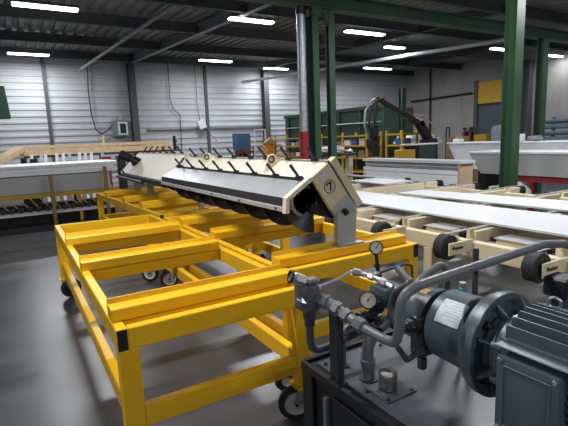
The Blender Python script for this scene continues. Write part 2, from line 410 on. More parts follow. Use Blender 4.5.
def make_cart(name, label, w, l, chans, legs, loc, rot=0.0, casters=(0.7, 2.0, 0.5, 2.6), feet_y=None, low=(0.32, 0.43)):
    t = thing(name, label, 'cart', (0, 0, 0), 'yellow wheeled carts')
    Z0, Z1, B = 0.74, 0.85, 0.052; be = 0.005
    for x0 in (0, w - B):
        bm = nb(); box(bm, (x0, 0, Z0), (x0 + B, l, Z1), be); sr = obj('side_rail', bm, YEL, t, False, True)
        bm = nb(); box(bm, (x0 + 0.003, -0.0015, Z0 + 0.003), (x0 + B - 0.003, 0.004, Z1 - 0.003)); o = obj('open_tube_end', bm, BLK, sr, False, True); o['label'] = 'dark open tube end'  # black plate standing in for the shade inside the open tube
    for y0 in (0.0, l - B):
        bm = nb(); box(bm, (B, y0, Z0), (w - B, y0 + B, Z1), be); obj('end_rail', bm, YEL, t, False, True)
    for yc in chans:
        bm = nb(); box(bm, (B, yc - 0.03, Z0 + 0.01), (w - B, yc + 0.03, Z1 - 0.002), be); cb = obj('cross_beam', bm, YEL, t, False, True)
        bm = nb()
        # folded channel: front tube with a raised lip behind it
        prism(bm, [(yc - 0.075, Z1), (yc - 0.075, Z1 + 0.058), (yc - 0.07, Z1 + 0.063), (yc + 0.02, Z1 + 0.063), (yc + 0.026, Z1 + 0.09), (yc + 0.036, Z1 + 0.09), (yc + 0.036, Z1)], 'x', 0.005, w - 0.06)
        obj('support_channel', bm, YEL, t, False, True)
    L0 = 0.238
    for i, (lx, ly) in enumerate(legs):
        bm = nb(); box(bm, (lx, ly, L0), (lx + 0.10, ly + 0.06, Z0), be); obj('leg', bm, YEL, t, False, True)
        bm = nb(); box(bm, (lx - 0.015, ly - 0.03, L0 - 0.01), (lx + 0.115, ly + 0.09, L0)); obj('foot_plate', bm, YEL, t, False, True)
        caster(t, lx + 0.05, ly + 0.03, L0 - 0.011, casters[i % 4])
    y0 = min(q[1] for q in legs); y1 = max(q[1] for q in legs)
    for x0 in (0.025, w - 0.025 - B):
        bm = nb(); box(bm, (x0, y0 + 0.06, low[0]), (x0 + B, y1, low[1]), be); obj('lower_rail', bm, YEL, t, False, True)
    for yy in (y0 + 0.005, y1 + 0.005):
        bm = nb(); box(bm, (0.10, yy, low[0]), (w - 0.10, yy + B, low[1]), be); obj('lower_rail', bm, YEL, t, False, True)
    t.location = loc; t.rotation_euler = (0, 0, rot)
    return t

W1, L1 = 1.085, 3.46
make_cart('yellow_cart', 'nearest yellow cart with its dark open rail end facing the viewer', W1, L1, (0.19, 1.27, 2.26), ((0, 0), (W1 - 0.10, 0), (0, L1 - 0.06), (W1 - 0.10, L1 - 0.06)), (0.322, 2.12, 0), casters=(0.6, 2.7, 0.2, 2.5))
W2, L2 = 1.225, 2.75
make_cart('yellow_cart', 'yellow cart carrying the steel hooded feeder unit, beside the cream conveyor', W2, L2, (0.15, 1.27, 2.14), ((0, 0), (W2 - 0.10, 0), (0, L2 - 0.06), (W2 - 0.10, L2 - 0.06), (W2 - 0.11, 1.93)), (1.44, 2.45, 0), casters=(3.3, 1.0, 2.9, 0.3))
W3, L3 = 1.15, 3.5
make_cart('yellow_cart', 'rear yellow cart under the plain cream feeder unit', W3, L3, (0.75, 1.65, 2.77), ((0, 0), (W3 - 0.10, 0), (0, L3 - 0.06), (W3 - 0.10, L3 - 0.06)), (1.46, 5.43, 0), rot=math.radians(3.2), casters=(0.2, 0.3, 2.0, 2.7))

# ------------------------------------------------------------------ screw feeders
A_, B_, C_, D_, E_ = (1.562, 1.202), (1.580, 1.297), (1.772, 1.404), (1.985, 1.535), (2.220, 1.203)
C0 = (1.778, 1.424)
def lever(parent, x, z, yy, flip=False):
    bm = nb()
    for q in (-0.028, 0.028):
        cyl(bm, (x, yy + q, z - 0.01), (x, yy + q, z + 0.018), 0.012, 10)
    box(bm, (x - 0.012, yy - 0.04, z - 0.004), (x + 0.012, yy + 0.04, z + 0.01))
    h = obj('clamp_lever', bm, BLK, parent)
    sgn = 1 if flip else -1
    bm = nb(); cyl(bm, (x, yy, z + 0.005), (x + sgn * 0.078, yy - 0.01, z + 0.100), 0.0095, 10, 0.013, 0.002); obj('grip', bm, BLK, h)
def auger(parent, cx, cz, y0, y1, r0, r1, pitch):
    bm = nb(); n = int((y1 - y0) / pitch * 20); prev = None; th = 0.014
    for i in range(n + 1):
        a = 1.5 * PI - 2 * PI * i / 20; yy = y0 + (y1 - y0) * i / n
        c, s = math.cos(a), math.sin(a)
        q = [bm.verts.new((cx + r_ * c, yy + d_, cz + r_ * s)) for r_, d_ in ((r0, 0), (r1, 0), (r1, th), (r0, th))]
        if prev:
            for j in range(4): bm.faces.new((prev[j], prev[(j + 1) % 4], q[(j + 1) % 4], q[j]))
        else: bm.faces.new(q)
        prev = q
    bm.faces.new(prev[::-1])
    sc = obj('auger_flight', bm, DKST, parent)
    bm = nb(); cyl(bm, (cx, y0 - 0.01, cz), (cx, y1 + 0.01, cz), r0 + 0.004, 18); obj('auger_shaft', bm, DKST, parent)
    return sc
def loft_end(bm, poly, y0, y1): prism(bm, poly, 'y', y0, y1)

fy0, fy1 = 2.62, 5.62
t = thing('screw_feeder', 'long screw feeder with brushed steel hood and a circled 7 on its cream end', 'machine', (2.07, 2.62, 0.913), 'screw feeder units on the carts')
F1 = t
# cream top deck between the two ridges, and back
bm = nb(); prism(bm, [C_, D_, (D_[0] + 0.012, D_[1] - 0.02), (C_[0] + 0.012, C_[1] - 0.022)], 'y', fy0 + 0.02, fy1); obj('top_deck', bm, CREAM2, t, False)
bm = nb(); prism(bm, [(1.96, 1.52), (1.985, 1.535), (2.22, 1.203), (2.19, 1.19)], 'y', fy0 + 0.02, fy1); obj('back_panel', bm, CREAM2, t, False)
# steel hood: sloping sheet, upright dark strip and lip below its outer edge
HB = (1.580, 1.297)
bm = nb(); prism(bm, [(C_[0] - 0.004, C_[1] - 0.002), HB, (HB[0] + 0.004, HB[1] - 0.012), (C_[0] + 0.006, C_[1] - 0.014)], 'y', fy0 + 0.03, fy1); h = obj('steel_hood', bm, STEEL, t, False)
bm = nb(); prism(bm, [HB, (1.574, 1.235), (1.582, 1.235), (HB[0] + 0.008, HB[1] - 0.012)], 'y', fy0 + 0.03, fy1); o = obj('dark_strip', bm, mat('dark_grey_strip', (0.030, 0.031, 0.034), 0.45, 0.0), h, False); o['label'] = 'dark grey strip along the hood edge'
bm = nb(); prism(bm, [(1.574, 1.235), (1.562, 1.232), (1.562, 1.202), (1.582, 1.200), (1.582, 1.235)], 'y', fy0 + 0.03, fy1)
obj('hood_lip', bm, mat('bright_lip', (0.55, 0.56, 0.57), 0.4, 0.3), h, False)
for yy in (2.75, 3.35, 3.95, 4.55, 5.15):
    bm = nb(); cyl(bm, (1.566, yy, 1.218), (1.554, yy, 1.218), 0.009, 8); obj('screw', bm, DKST, h)
bm = nb(); prism(bm, [(1.555, 1.195), (1.566, 1.300), (1.766, 1.430), (1.798, 1.412), (1.590, 1.283), (1.585, 1.195)], 'y', fy0 - 0.012, fy0 + 0.035); obj('hood_flange', bm, CREAM2, t, False)
# end plate: two cream plates with a dark gap
def lerp(a, b, f): return (a[0] + (b[0] - a[0]) * f, a[1] + (b[1] - a[1]) * f)
bl = (1.938, 1.182); br = (2.088, 1.290)
bm = nb(); prism(bm, [C0, (1.925, 1.519), br, bl], 'y', fy0 - 0.01, fy0 + 0.02); ep = obj('end_plate', bm, CREAM, t, False)
bm = nb(); prism(bm, [(1.945, 1.528), (1.99, 1.56), (2.235, 1.203), (2.19, 1.168), (2.165, 1.205)], 'y', fy0 - 0.012, fy0 + 0.045); obj('edge_plate', bm, CREAM, t, False)
bm = nb(); prism(bm, [(1.925, 1.519), (1.95, 1.535), (2.17, 1.20), (2.10, 1.26)], 'y', fy0 + 0.01, fy0 + 0.03); obj('dark_gap_plate', bm, BLK, t, False)
# 7 in a circle and the small plate above it, both in the plane of the end plate
ux = V(1.925 - C0[0], 0, 1.519 - C0[1]).normalized(); uz = V(-ux.z, 0, ux.x)
cc = V(1.932, fy0 - 0.012, 1.350)
bm = nb(); torus(bm, cc, (0, 1, 0), 0.047, 0.003, 36, 6); obj('number_ring', bm, BLK, ep)
bm = nb()
e1 = (ux * 0.55 + V(0.75, 0, 0.0) * 0.45).normalized(); e1 = V(0.93, 0, 0.36).normalized(); e2 = V(-e1.z, 0, e1.x)
q0, q1, q2 = cc - e1 * 0.019 + e2 * 0.026, cc + e1 * 0.020 + e2 * 0.026, cc - e1 * 0.004 - e2 * 0.031
obox(bm, q0, q1, 0.004, 0.011, up=tuple(e2)); obox(bm, q1 + e2 * 0.004, q2, 0.004, 0.012, up=tuple(e1)); obox(bm, q0 + e2 * 0.005, q0 - e2 * 0.012, 0.004, 0.008, up=tuple(e1))
obj('number_seven', bm, BLK, ep, False)
c2 = V(1.888, fy0 - 0.0125, 1.437)
bm = nb(); obox(bm, c2 - ux * 0.05, c2 + ux * 0.05, 0.006, 0.045, up=tuple(uz)); obj('type_plate', bm, PAPER, ep, False)
# steel lower plate, foot
bm = nb(); prism(bm, [bl, br, (2.18, 1.178), (2.176, 1.085), (2.163, 1.07), (2.155, 0.945), (1.985, 0.945), (1.985, 1.118)], 'y', fy0 - 0.008, fy0 + 0.02); fp = obj('bearing_plate', bm, LST, t, False)
bm = nb(); cyl(bm, (2.062, fy0 - 0.03, 1.15), (2.062, fy0, 1.15), 0.028, 16, bev=0.004); cyl(bm, (2.062, fy0 - 0.05, 1.15), (2.062, fy0 - 0.03, 1.15), 0.016, 6); obj('bearing_bolt', bm, BLK, fp)
bm = nb(); box(bm, (1.95, 2.53, 0.9135), (2.18, 2.622, 0.925)); obj('foot_plate', bm, GALV, t, False)
bm = nb(); box(bm, (1.985, 2.592, 0.925), (2.155, 2.610, 1.15)); obj('foot_web', bm, LST, t, False)
# dark trough and auger below
bm = nb(); prism(bm, [(1.80, 1.415), (1.98, 1.51), (2.18, 1.21), (2.0, 1.1), (1.93, 1.17)], 'y', fy0 + 0.06, fy1 - 0.02); obj('trough', bm, BLK, t, False)
auger(t, 1.825, 1.195, fy0 + 0.045, fy1 - 0.1, 0.032, 0.178, 0.37)
bm = nb(); lathe(bm, (1.785, fy0 + 0.10, 1.25), (0, 1, 0), [(0, 0.095), (0, 0.118), (0.08, 0.118), (0.08, 0.095), (0, 0.095)], 28); obj('bearing_ring', bm, ZINC, t)
# ridge rods and clamp levers
bm = nb(); cyl(bm, (1.763, fy0 + 0.05, 1.410), (1.763, fy1 - 0.03, 1.410), 0.010, 10); obj('front_rod', bm, BLK, t)
bm = nb(); cyl(bm, (1.962, fy0 + 0.05, 1.528), (1.962, fy1 - 0.03, 1.528), 0.007, 10); obj('back_rod', bm, GALV, t)
for yy in (2.75, 3.09, 3.45, 3.82, 4.20, 4.58, 4.99, 5.39): lever(t, 1.765, 1.415, yy)
lever(t, 1.765, 1.415, 5.52, True)
for yy in (2.83, 3.21, 3.59, 3.89, 4.28, 4.65, 5.05, 5.42): lever(t, 1.962, 1.533, yy)
for yy in (3.33, 4.80):                       # lifting eyes
    bm = nb(); prism(bm, [(1.80, 1.41), (1.97, 1.52), (1.90, 1.578), (1.855, 1.568)], 'y', yy, yy + 0.04); le = obj('lifting_lug', bm, CREAM, t, False)
    bm = nb(); torus(bm, (1.866, yy - 0.004, 1.535), (0, 1, 0), 0.026, 0.007, 18, 6); obj('lug_eye', bm, BLK, le)
bm = nb(); prism(bm, [A_, B_, C_, D_, E_, (2.0, 1.1)], 'y', fy1, fy1 + 0.02); obj('end_plate', bm, mat('pale_grey_end', (0.45, 0.46, 0.48), 0.4, 0.5), t, False)
bm = nb(); box(bm, (1.99, 5.48, 0.865), (2.05, 5.52, 1.12)); box(bm, (1.93, 5.46, 0.853), (2.11, 5.54, 0.865)); obj('rear_foot', bm, GALV, t, False)

# second unit behind: plain cream cover, black drive at its far end
gy0, gy1 = 5.80, 8.35
t = thing('screw_feeder', 'plain cream covered screw feeder with black drive at its far end', 'machine', (1.9, 5.8, 0.95), 'screw feeder units on the carts')
bm = nb(); prism(bm, [(1.62, 1.235), (1.97, 1.560), (1.985, 1.545), (1.635, 1.22)], 'y', gy0, gy1); obj('front_cover', bm, CREAM2, t, False)
bm = nb(); prism(bm, [(1.95, 1.555), (1.99, 1.560), (2.22, 1.203), (2.19, 1.19)], 'y', gy0, gy1); obj('back_panel', bm, CREAM2, t, False)
bm = nb(); prism(bm, [(1.64, 1.225), (1.97, 1.53), (2.17, 1.22), (2.0, 1.1)], 'y', gy0 + 0.01, gy0 + 0.03); obj('end_plate', bm, CREAM, t, False)
bm = nb(); prism(bm, [(1.64, 1.225), (1.97, 1.53), (2.17, 1.22), (2.0, 1.1)], 'y', gy1 - 0.03, gy1 - 0.01); obj('end_plate', bm, CREAM, t, False)
bm = nb(); box(bm, (1.60, gy0, 1.165), (1.66, gy1 - 0.1, 1.225), 0.006); obj('edge_rail', bm, DKST, t, False)
bm = nb(); cyl(bm, (1.57, gy0 + 0.8, 1.16), (1.57, gy1 + 0.05, 1.16), 0.022, 12); obj('steel_rod', bm, DKST, t)
auger(t, 1.83, 1.20, gy0 + 0.1, gy1 - 0.1, 0.05, 0.12, 0.4)
bm = nb(); box(bm, (1.74, 7.03, 0.925), (1.84, 7.09, 1.18)); box(bm, (1.68, 7.02, 0.915), (1.90, 7.10, 0.927)); obj('foot', bm, GALV, t, False)
bm = nb(); box(bm, (1.80, 8.16, 0.916), (1.90, 8.22, 1.18)); obj('foot', bm, GALV, t, False)
for yy in (5.95, 6.3, 6.65, 7.0, 7.35, 7.7, 8.05): lever(t, 1.97, 1.562, yy, yy > 6.9)
bm = nb(); m0, m1 = V(1.585, 8.0, 1.555), V(1.88, 7.75, 1.36)
dd = (m1 - m0).normalized()
cyl(bm, m0, m0 + dd * 0.19, 0.075, 18, bev=0.008); dr = obj('drive_motor', bm, BLK, t)
bm = nb(); cyl(bm, m0 + dd * 0.17, m0 + dd * 0.25, 0.055, 16); cyl(bm, m0 + dd * 0.25, m0 + dd * 0.40, 0.078, 18, bev=0.008); obj('gearbox', bm, DKST, dr)
bm = nb(); box(bm, (1.74, 7.82, 1.30), (1.80, 7.95, 1.38)); obj('motor_bracket', bm, BLK, dr, False)
bm = nb(); tube(bm, [m0 + V(0.01, 0, -0.05), m0 + V(-0.04, 0.0, -0.16), m0 + V(-0.03, -0.05, -0.24), V(1.62, 8.0, 1.22)], 0.012, 8, 0.05); obj('cable', bm, DKST, dr)

# ------------------------------------------------------------------ cream transfer conveyor
t = thing('transfer_conveyor', 'cream painted belt transfer conveyor with black drive wheels carrying the white boards', 'conveyor', (3.35, 0.2, 0))
YK = [0.97 + 0.78 * i for i in range(8)]
def cbeam(lo, hi, name='beam', m=CREAM, bev=0.006):
    bm = nb(); box(bm, lo, hi, bev); return obj(name, bm, m, t, False)
yv0, yv1 = 0.3, 6.72
cbeam((3.33, yv0, 0.62), (3.41, yv1, 0.76), 'side_beam')
cbeam((6.22, yv0, 0.62), (6.30, yv1, 0.785), 'side_beam')
cbeam((4.75, yv0, 0.52), (4.82, yv1, 0.62), 'middle_beam')
for yy in (1.30, 2.94, 4.55, 6.2):
    for xx in (3.32, 6.21):
        cbeam((xx, yy - 0.05, 0.012), (xx + 0.1, yy + 0.05, 0.62), 'leg')
        cbeam((xx - 0.04, yy - 0.09, 0.0), (xx + 0.14, yy + 0.09, 0.012), 'foot_plate')
for yk in YK:
    cbeam((3.41, yk - 0.05, 0.72), (6.22, yk + 0.05, 0.838), 'belt_beam')
    cbeam((6.30, yk - 0.05, 0.72), (6.57, yk + 0.05, 0.838), 'belt_beam')
    # pulleys
    for px_, R in ((3.08, 0.11), (6.66, 0.075)):
        cz = 0.852 - R
        bm = nb(); lathe(bm, (px_, yk - 0.05, cz), (0, 1, 0), [(0, R * .62), (0, R * .93), (0.008, R), (0.092, R), (0.1, R * .93), (0.1, R * .62), (0.012, R * .58), (0.012, 0.0)], 32); w = obj('drive_wheel', bm, RUB, t)
        bm = nb(); cyl(bm, (px_, yk - 0.085, cz), (px_, yk + 0.085, cz), 0.016, 12); obj('axle', bm, DKST, w)
    cz = 0.742
    for s in (-1, 1):
        y0 = yk + s * 0.075
        bm = nb(); box(bm, (3.03, y0 - 0.008, cz - 0.06), (3.34, y0 + 0.008, cz + 0.045), 0.003); br_ = obj('wheel_bracket', bm, CREAM, t, False)
        bm = nb(); box(bm, (3.10, y0 - 0.0095, cz - 0.018), (3.20, y0 + 0.0095, cz + 0.004)); obj('slot', bm, BLK, br_, False)
    bm = nb(); obox(bm, (3.06, yk, 0.855), (6.66, yk, 0.855), 0.04, 0.006); obj('belt', bm, BELT, t, False)
    bm = nb(); box(bm, (3.06, yk - 0.0275, 0.60), (3.30, yk + 0.0275, 0.606)); obj('belt_return', bm, BELT, t, False)
    # black coupling at the far beam
    bm = nb(); box(bm, (6.12, yk + 0.04, 0.77), (6.22, yk + 0.12, 0.86), 0.01); obj('far_coupling', bm, BLK, t, False)
    # support roller unit between the belts
    yy = yk + 0.44
    bm = nb(); box(bm, (3.52, yy - 0.17, 0.63), (3.74, yy + 0.17, 0.775), 0.006); rb = obj('roller_box', bm, CREAM, t, False)
    bm = nb(); box(bm, (3.50, yy - 0.15, 0.777), (3.76, yy + 0.18, 0.785)); obj('box_lid', bm, mat('grey_lid', (0.42, 0.40, 0.37), 0.5) if yk == YK[0] else bpy.data.materials['grey_lid'], rb, False)
    bm = nb(); cyl(bm, (3.63, yy - 0.24, 0.735), (3.63, yy - 0.171, 0.735), 0.048, 18, bev=0.008); obj('roller_end', bm, DKST, rb)
bm = nb(); cyl(bm, (3.63, yv0, 0.735), (3.63, yv1, 0.735), 0.018, 10); obj('drive_shaft', bm, DKST, t)

def board(pts, z, label, th=0.018):
    bm = nb(); prism(bm, pts, 'z', z, z + th)
    return single('white_board', bm, WHITE, label, 'board', 'white boards on the conveyor', smooth=False)
board([(3.61, 0.35), (4.50, 0.35), (4.44, 6.6), (3.74, 6.6)], 0.859, 'long white board nearest the viewer lying along the cream conveyor')
board([(4.86, 0.35), (5.68, 0.35), (5.18, 4.70), (4.68, 4.70)], 0.859, 'second white board on the conveyor, behind a narrow dark gap')
board([(5.42, 5.75), (6.10, 5.75), (6.10, 6.7), (5.42, 6.7)], 0.859, 'far white board on the conveyor in front of the stacked white panels')
t = thing('guide_rail', 'dark grey guide rail standing along the far edge of the conveyor', 'rail', (6.85, 7.0, 0))
bm = nb(); cyl(bm, (6.85, 6.6, 0.78), (6.85, 9.0, 0.78), 0.03, 10); obj('rail', bm, GALV, t)
for yy in (6.8, 8.5):
    bm = nb(); cyl(bm, (6.85, yy, 0), (6.85, yy, 0.76), 0.025, 8); obj('post', bm, GALV, t)

# ------------------------------------------------------------------ hydraulic power unit
t = thing('hydraulic_power_unit', 'grey hydraulic power unit with finned electric motor on a black oil tank', 'machine', (1.4, 0.9, 0))
X0, Y1, X1, Y0, ZT = 0.975, 1.545, 1.95, 0.02, 0.75
bm = nb(); box(bm, (X0 + 0.02, Y0 + 0.02, 0.06), (X1 - 0.02, Y1 - 0.02, ZT - 0.03), 0.004); tk = obj('oil_tank', bm, TANK, t, False)
bm = nb(); box(bm, (X0 + 0.03, Y0 + 0.03, 0), (X1 - 0.03, Y1 - 0.03, 0.06)); obj('base_frame', bm, BLK, tk, False)
bm = nb(); prism(bm, [(X0, Y1), (X0, Y1 - 0.07), (X0 + 0.008, Y1 - 0.07), (X0 + 0.008, Y1 - 0.008), (X0 + 0.07, Y1 - 0.008), (X0 + 0.07, Y1)], 'z', 0.05, ZT - 0.03); obj('corner_angle', bm, TANK, tk, False)
bm = nb(); box(bm, (X0 + 0.005, Y0 + 0.1, 0.10), (X0 + 0.018, Y1 - 0.20, ZT - 0.07), 0.004); obj('side_cover', bm, TANK, tk, False)
bm = nb(); box(bm, (X0 - 0.004, Y1 - 0.175, 0.15), (X0 + 0.018, Y1 - 0.155, ZT - 0.09)); obj('sight_glass', bm, ZINC, tk, False)
bm = nb()
for lo, hi in (((X0 - 0.006, Y0, ZT - 0.03), (X0 + 0.012, Y1, ZT + 0.004)), ((X0 + 0.012, Y1 - 0.012, ZT - 0.03), (X1, Y1 + 0.006, ZT + 0.004)), ((X1 - 0.012, Y0, ZT - 0.03), (X1 + 0.006, Y1 - 0.012, ZT + 0.004)), ((X0 + 0.012, Y0, ZT - 0.03), (X1 - 0.012, Y0 + 0.012, ZT + 0.004))): box(bm, lo, hi)
obj('rim', bm, TANK, tk, False)
bm = nb(); box(bm, (X0 + 0.012, Y0 + 0.012, ZT - 0.03), (X1 - 0.012, Y1 - 0.012, ZT - 0.012)); obj('gutter', bm, TANK, tk, False)
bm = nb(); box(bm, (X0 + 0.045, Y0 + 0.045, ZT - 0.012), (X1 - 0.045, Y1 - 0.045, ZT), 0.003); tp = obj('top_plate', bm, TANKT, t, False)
bm = nb(); box(bm, (X0 - 0.012, 0.72, ZT - 0.026), (X0 - 0.006, 0.98, ZT - 0.004)); obj('rim_plate', bm, GALV, tk, False)
for x, y in ((1.045, 1.20), (1.04, 1.46), (1.35, 1.46)):
    bm = nb(); hexnut(bm, (x, y, ZT), (x, y, ZT + 0.008), 0.008); obj('bolt', bm, DKST, tp)
# breather cap on its square plate
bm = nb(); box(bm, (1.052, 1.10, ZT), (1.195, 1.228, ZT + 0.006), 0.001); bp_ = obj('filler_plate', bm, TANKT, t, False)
for x, y in ((1.064, 1.112), (1.182, 1.112), (1.182, 1.216)):
    bm = nb(); hexnut(bm, (x, y, ZT + 0.006), (x, y, ZT + 0.012), 0.007); obj('bolt', bm, DKST, bp_)
bm = nb(); lathe(bm, (1.120, 1.172, ZT + 0.006), (0, 0, 1), [(0, 0.026), (0.006, 0.026), (0.006, 0.034), (0.05, 0.034), (0.056, 0.036), (0.066, 0.034), (0.077, 0.025), (0.08, 0)], 28)
CHR = mat('chrome_cap', (0.45, 0.44, 0.42), 0.28, 1.0, var=0.5, scale=70, bump=0.4, bscale=160)
obj('breather_cap', bm, CHR, t)

AX, AZ = 1.285, 1.02
# pump, bell housing, flange
bm = nb(); lathe(bm, (AX, 0.863, AZ), (0, 1, 0), [(0, 0.0), (0, 0.130), (0.175, 0.124), (0.185, 0.112), (0.185, 0)], 40); bh = obj('bell_housing', bm, HYD, t)
bm = nb()   # curved name plate on the upper left of the housing
for j in range(9):
    for yy in (0.935, 1.035): pass
def curved_plate(bm, cx, cz, R, a0, a1, y0, y1, th=0.002, n=12):
    P0 = []; 
    for i in range(n + 1):
        a = a0 + (a1 - a0) * i / n
        P0.append([bm.verts.new((cx + rr_ * math.cos(a), yy, cz + rr_ * math.sin(a))) for rr_, yy in ((R, y0), (R, y1), (R + th, y1), (R + th, y0))])
    for a, b in zip(P0, P0[1:]):
        for j in range(4): bm.faces.new((a[j], a[(j + 1) % 4], b[(j + 1) % 4], b[j]))
    bm.faces.new(P0[0][::-1]); bm.faces.new(P0[-1])
bm.free(); bm = nb(); curved_plate(bm, AX, AZ, 0.1290, math.radians(116), math.radians(156), 0.905, 1.0); npl = obj('name_plate', bm, PAPER, bh); npl['label'] = 'pale name plate'
bm = nb()
for j in range(7):
    curved_plate(bm, AX, AZ, 0.1308, math.radians(120 + j * 4.6), math.radians(120.9 + j * 4.6), 0.915, 0.912 + (0.07, 0.05, 0.075, 0.04, 0.065, 0.07, 0.03)[j], 0.0006, 3)
obj('plate_print', bm, mat('plate_ink', (0.33, 0.35, 0.38), 0.6), npl)
bm = nb(); lathe(bm, (AX, 0.818, AZ), (0, 1, 0), [(0.016, 0.0), (0.016, 0.146), (0.0, 0.150), (0, 0.171), (0.002, 0.173), (0.024, 0.173), (0.026, 0.171), (0.026, 0.166), (0.046, 0.164), (0.050, 0.16), (0.050, 0)], 56); fl = obj('flange', bm, HYD, t)
for q in range(4):
    a = math.radians(45 + 90 * q)
    bm = nb(); c = V(AX + 0.130 * math.cos(a), 0, AZ + 0.130 * math.sin(a))
    hexnut(bm, (c.x, 0.805, c.z), (c.x, 0.834, c.z), 0.013); cyl(bm, (c.x, 0.797, c.z), (c.x, 0.805, c.z), 0.007, 8); obj('flange_bolt', bm, DKST, fl)
# gear pump: adapter disc, body, end cover, ports
bm = nb(); lathe(bm, (AX, 1.07, AZ), (0, 1, 0), [(0, 0.0), (0, 0.085), (0.03, 0.085), (0.03, 0.102), (0.13, 0.102), (0.138, 0.094), (0.138, 0)], 40); pu = obj('pump_body', bm, HYD, t)
bm = nb(); cyl(bm, (AX, 1.072, AZ), (AX, 1.10, AZ), 0.112, 36); obj('pump_flange', bm, HYDD, pu)
bm = nb(); box(bm, (1.20, 1.20, 0.94), (1.37, 1.27, 1.10), 0.02, 2); obj('end_cover', bm, HYDD, pu)
bm = nb(); curved_plate(bm, AX, AZ, 0.1025, math.radians(92), math.radians(112), 1.11, 1.17); obj('yellow_tag', bm, YEL2, pu)
bm = nb()
cyl(bm, (1.22, 1.085, 1.03), (1.155, 1.085, 1.03), 0.030, 18); hexnut(bm, (1.155, 1.085, 1.03), (1.135, 1.085, 1.03), 0.026); hexnut(bm, (1.135, 1.085, 1.03), (1.118, 1.085, 1.03), 0.021); cyl(bm, (1.118, 1.085, 1.03), (1.10, 1.085, 1.03), 0.010, 12, bev=0.002)
obj('pump_port', bm, HYDD, pu)
bm = nb(); box(bm, (1.175, 1.06, 0.90), (1.25, 1.12, 1.0), 0.008); hexnut(bm, (1.19, 1.07, 0.90), (1.19, 1.07, 0.86), 0.018); obj('drain_block', bm, HYDD, pu)
# electric motor
my0, my1 = 0.18, 0.793
bm = nb(); lathe(bm, (AX, my0, AZ), (0, 1, 0), [(0, 0), (0, 0.106), (my1 - my0 - 0.09, 0.106), (my1 - my0 - 0.05, 0.108), (my1 - my0, 0.112), (my1 - my0, 0)], 40)
Rm = 0.164
for j in range(-5, 6):                      # upright fins on top, level fins at the sides
    o_ = j * 0.027
    zt = math.sqrt(max(0, Rm ** 2 - o_ ** 2))
    prism(bm, [(my0, AZ + 0.05), (my1 - 0.048, AZ + 0.05), (my1 - 0.048, AZ + zt - 0.005), (my1 - 0.055, AZ + zt), (my0, AZ + zt)], 'x', AX + o_ - 0.0028, AX + o_ + 0.0028)
for j in range(-5, 3):
    zz = AZ + j * 0.0235; xt = math.sqrt(max(0, Rm ** 2 - (zz - AZ) ** 2))
    for s in (-1, 1):
        prism(bm, [(AX + s * 0.08, my0), (AX + s * xt, my0), (AX + s * xt, my1 - 0.075), (AX + s * (xt - 0.02), my1 - 0.055), (AX + s * 0.08, my1 - 0.055)], 'z', zz - 0.0025, zz + 0.0025)
mo = obj('motor_body', bm, HYD, t)
bm = nb(); lathe(bm, (AX, my1 - 0.045, AZ), (0, 1, 0), [(0, 0), (0, 0.120), (0.03, 0.120), (0.045, 0.108), (0.072, 0.108), (0.072, 0)], 40)
for q in range(8):
    a = math.radians(22 + 45 * q); 
    obox(bm, (AX + 0.110 * math.cos(a), my1 - 0.01, AZ + 0.110 * math.sin(a)), (AX + 0.152 * math.cos(a), my1 + 0.024, AZ + 0.155 * math.sin(a)), 0.008, 0.03, up=(math.cos(a), 0, math.sin(a)))
obj('end_shield', bm, HYD, mo)
for a in (62, 157, 205, 30):
    a = math.radians(a); c = V(AX + 0.132 * math.cos(a), 0, AZ + 0.132 * math.sin(a))
    bm = nb(); cyl(bm, (c.x, my1 - 0.05, c.z), (c.x, my1 - 0.012, c.z), 0.013, 14, bev=0.003); cyl(bm, (c.x, my1 - 0.06, c.z), (c.x, my1 - 0.05, c.z), 0.009, 6); obj('shield_bolt', bm, HYD, mo)
bm = nb(); torus(bm, (AX + 0.055, 0.70, AZ + 0.165), (1, 0.3, 0), 0.017, 0.005, 20, 8); cyl(bm, (AX + 0.055, 0.70, AZ + 0.09), (AX + 0.055, 0.70, AZ + 0.148), 0.008, 10); obj('lifting_eye', bm, ZINC, mo)
bm = nb(); box(bm, (1.108, my0 + 0.02, AZ + 0.082), (1.20, my1 - 0.055, AZ + 0.087), 0.002); obj('side_ledge', bm, HYD, mo, False)
bm = nb(); box(bm, (1.105, 0.548, 0.866), (1.18, 0.715, 1.084), 0.012, 2); tb = obj('terminal_box', bm, HYD, mo)
bm = nb(); box(bm, (1.091, 0.545, 0.863), (1.107, 0.718, 1.088), 0.007, 2); cv = obj('box_cover', bm, HYD, tb)
bm = nb()
for lo, hi in (((1.0875, 0.565, 1.060), (1.092, 0.698, 1.066)), ((1.0875, 0.565, 0.884), (1.092, 0.698, 0.890)), ((1.0875, 0.565, 0.890), (1.092, 0.571, 1.060)), ((1.0875, 0.692, 0.890), (1.092, 0.698, 1.060))): box(bm, lo, hi, 0.0015)
obj('cover_rib', bm, HYD, cv)
for yy in (0.557, 0.706):
    for zz in (0.875, 1.076):
        bm = nb(); cyl(bm, (1.092, yy, zz), (1.086, yy, zz), 0.0075, 12, bev=0.0015); obj('cover_screw', bm, ZINC, cv)
bm = nb(); box(bm, (1.17, 0.25, 0.752), (1.23, 0.70, 0.90), 0.006); box(bm, (1.34, 0.25, 0.752), (1.40, 0.70, 0.90), 0.006); box(bm, (1.14, 0.22, 0.75), (1.43, 0.73, 0.764)); obj('motor_foot', bm, HYDD, mo, False)
# black valve coil block behind the motor
bm = nb(); box(bm, (1.69, 0.85, 0.752), (1.74, 0.90, 1.08), 0.004); vp = obj('valve_post', bm, HYDD, t, False)
bm = nb(); box(bm, (1.665, 0.83, 1.08), (1.76, 0.92, 1.155), 0.008); obj('valve_coil', bm, BLK, vp)
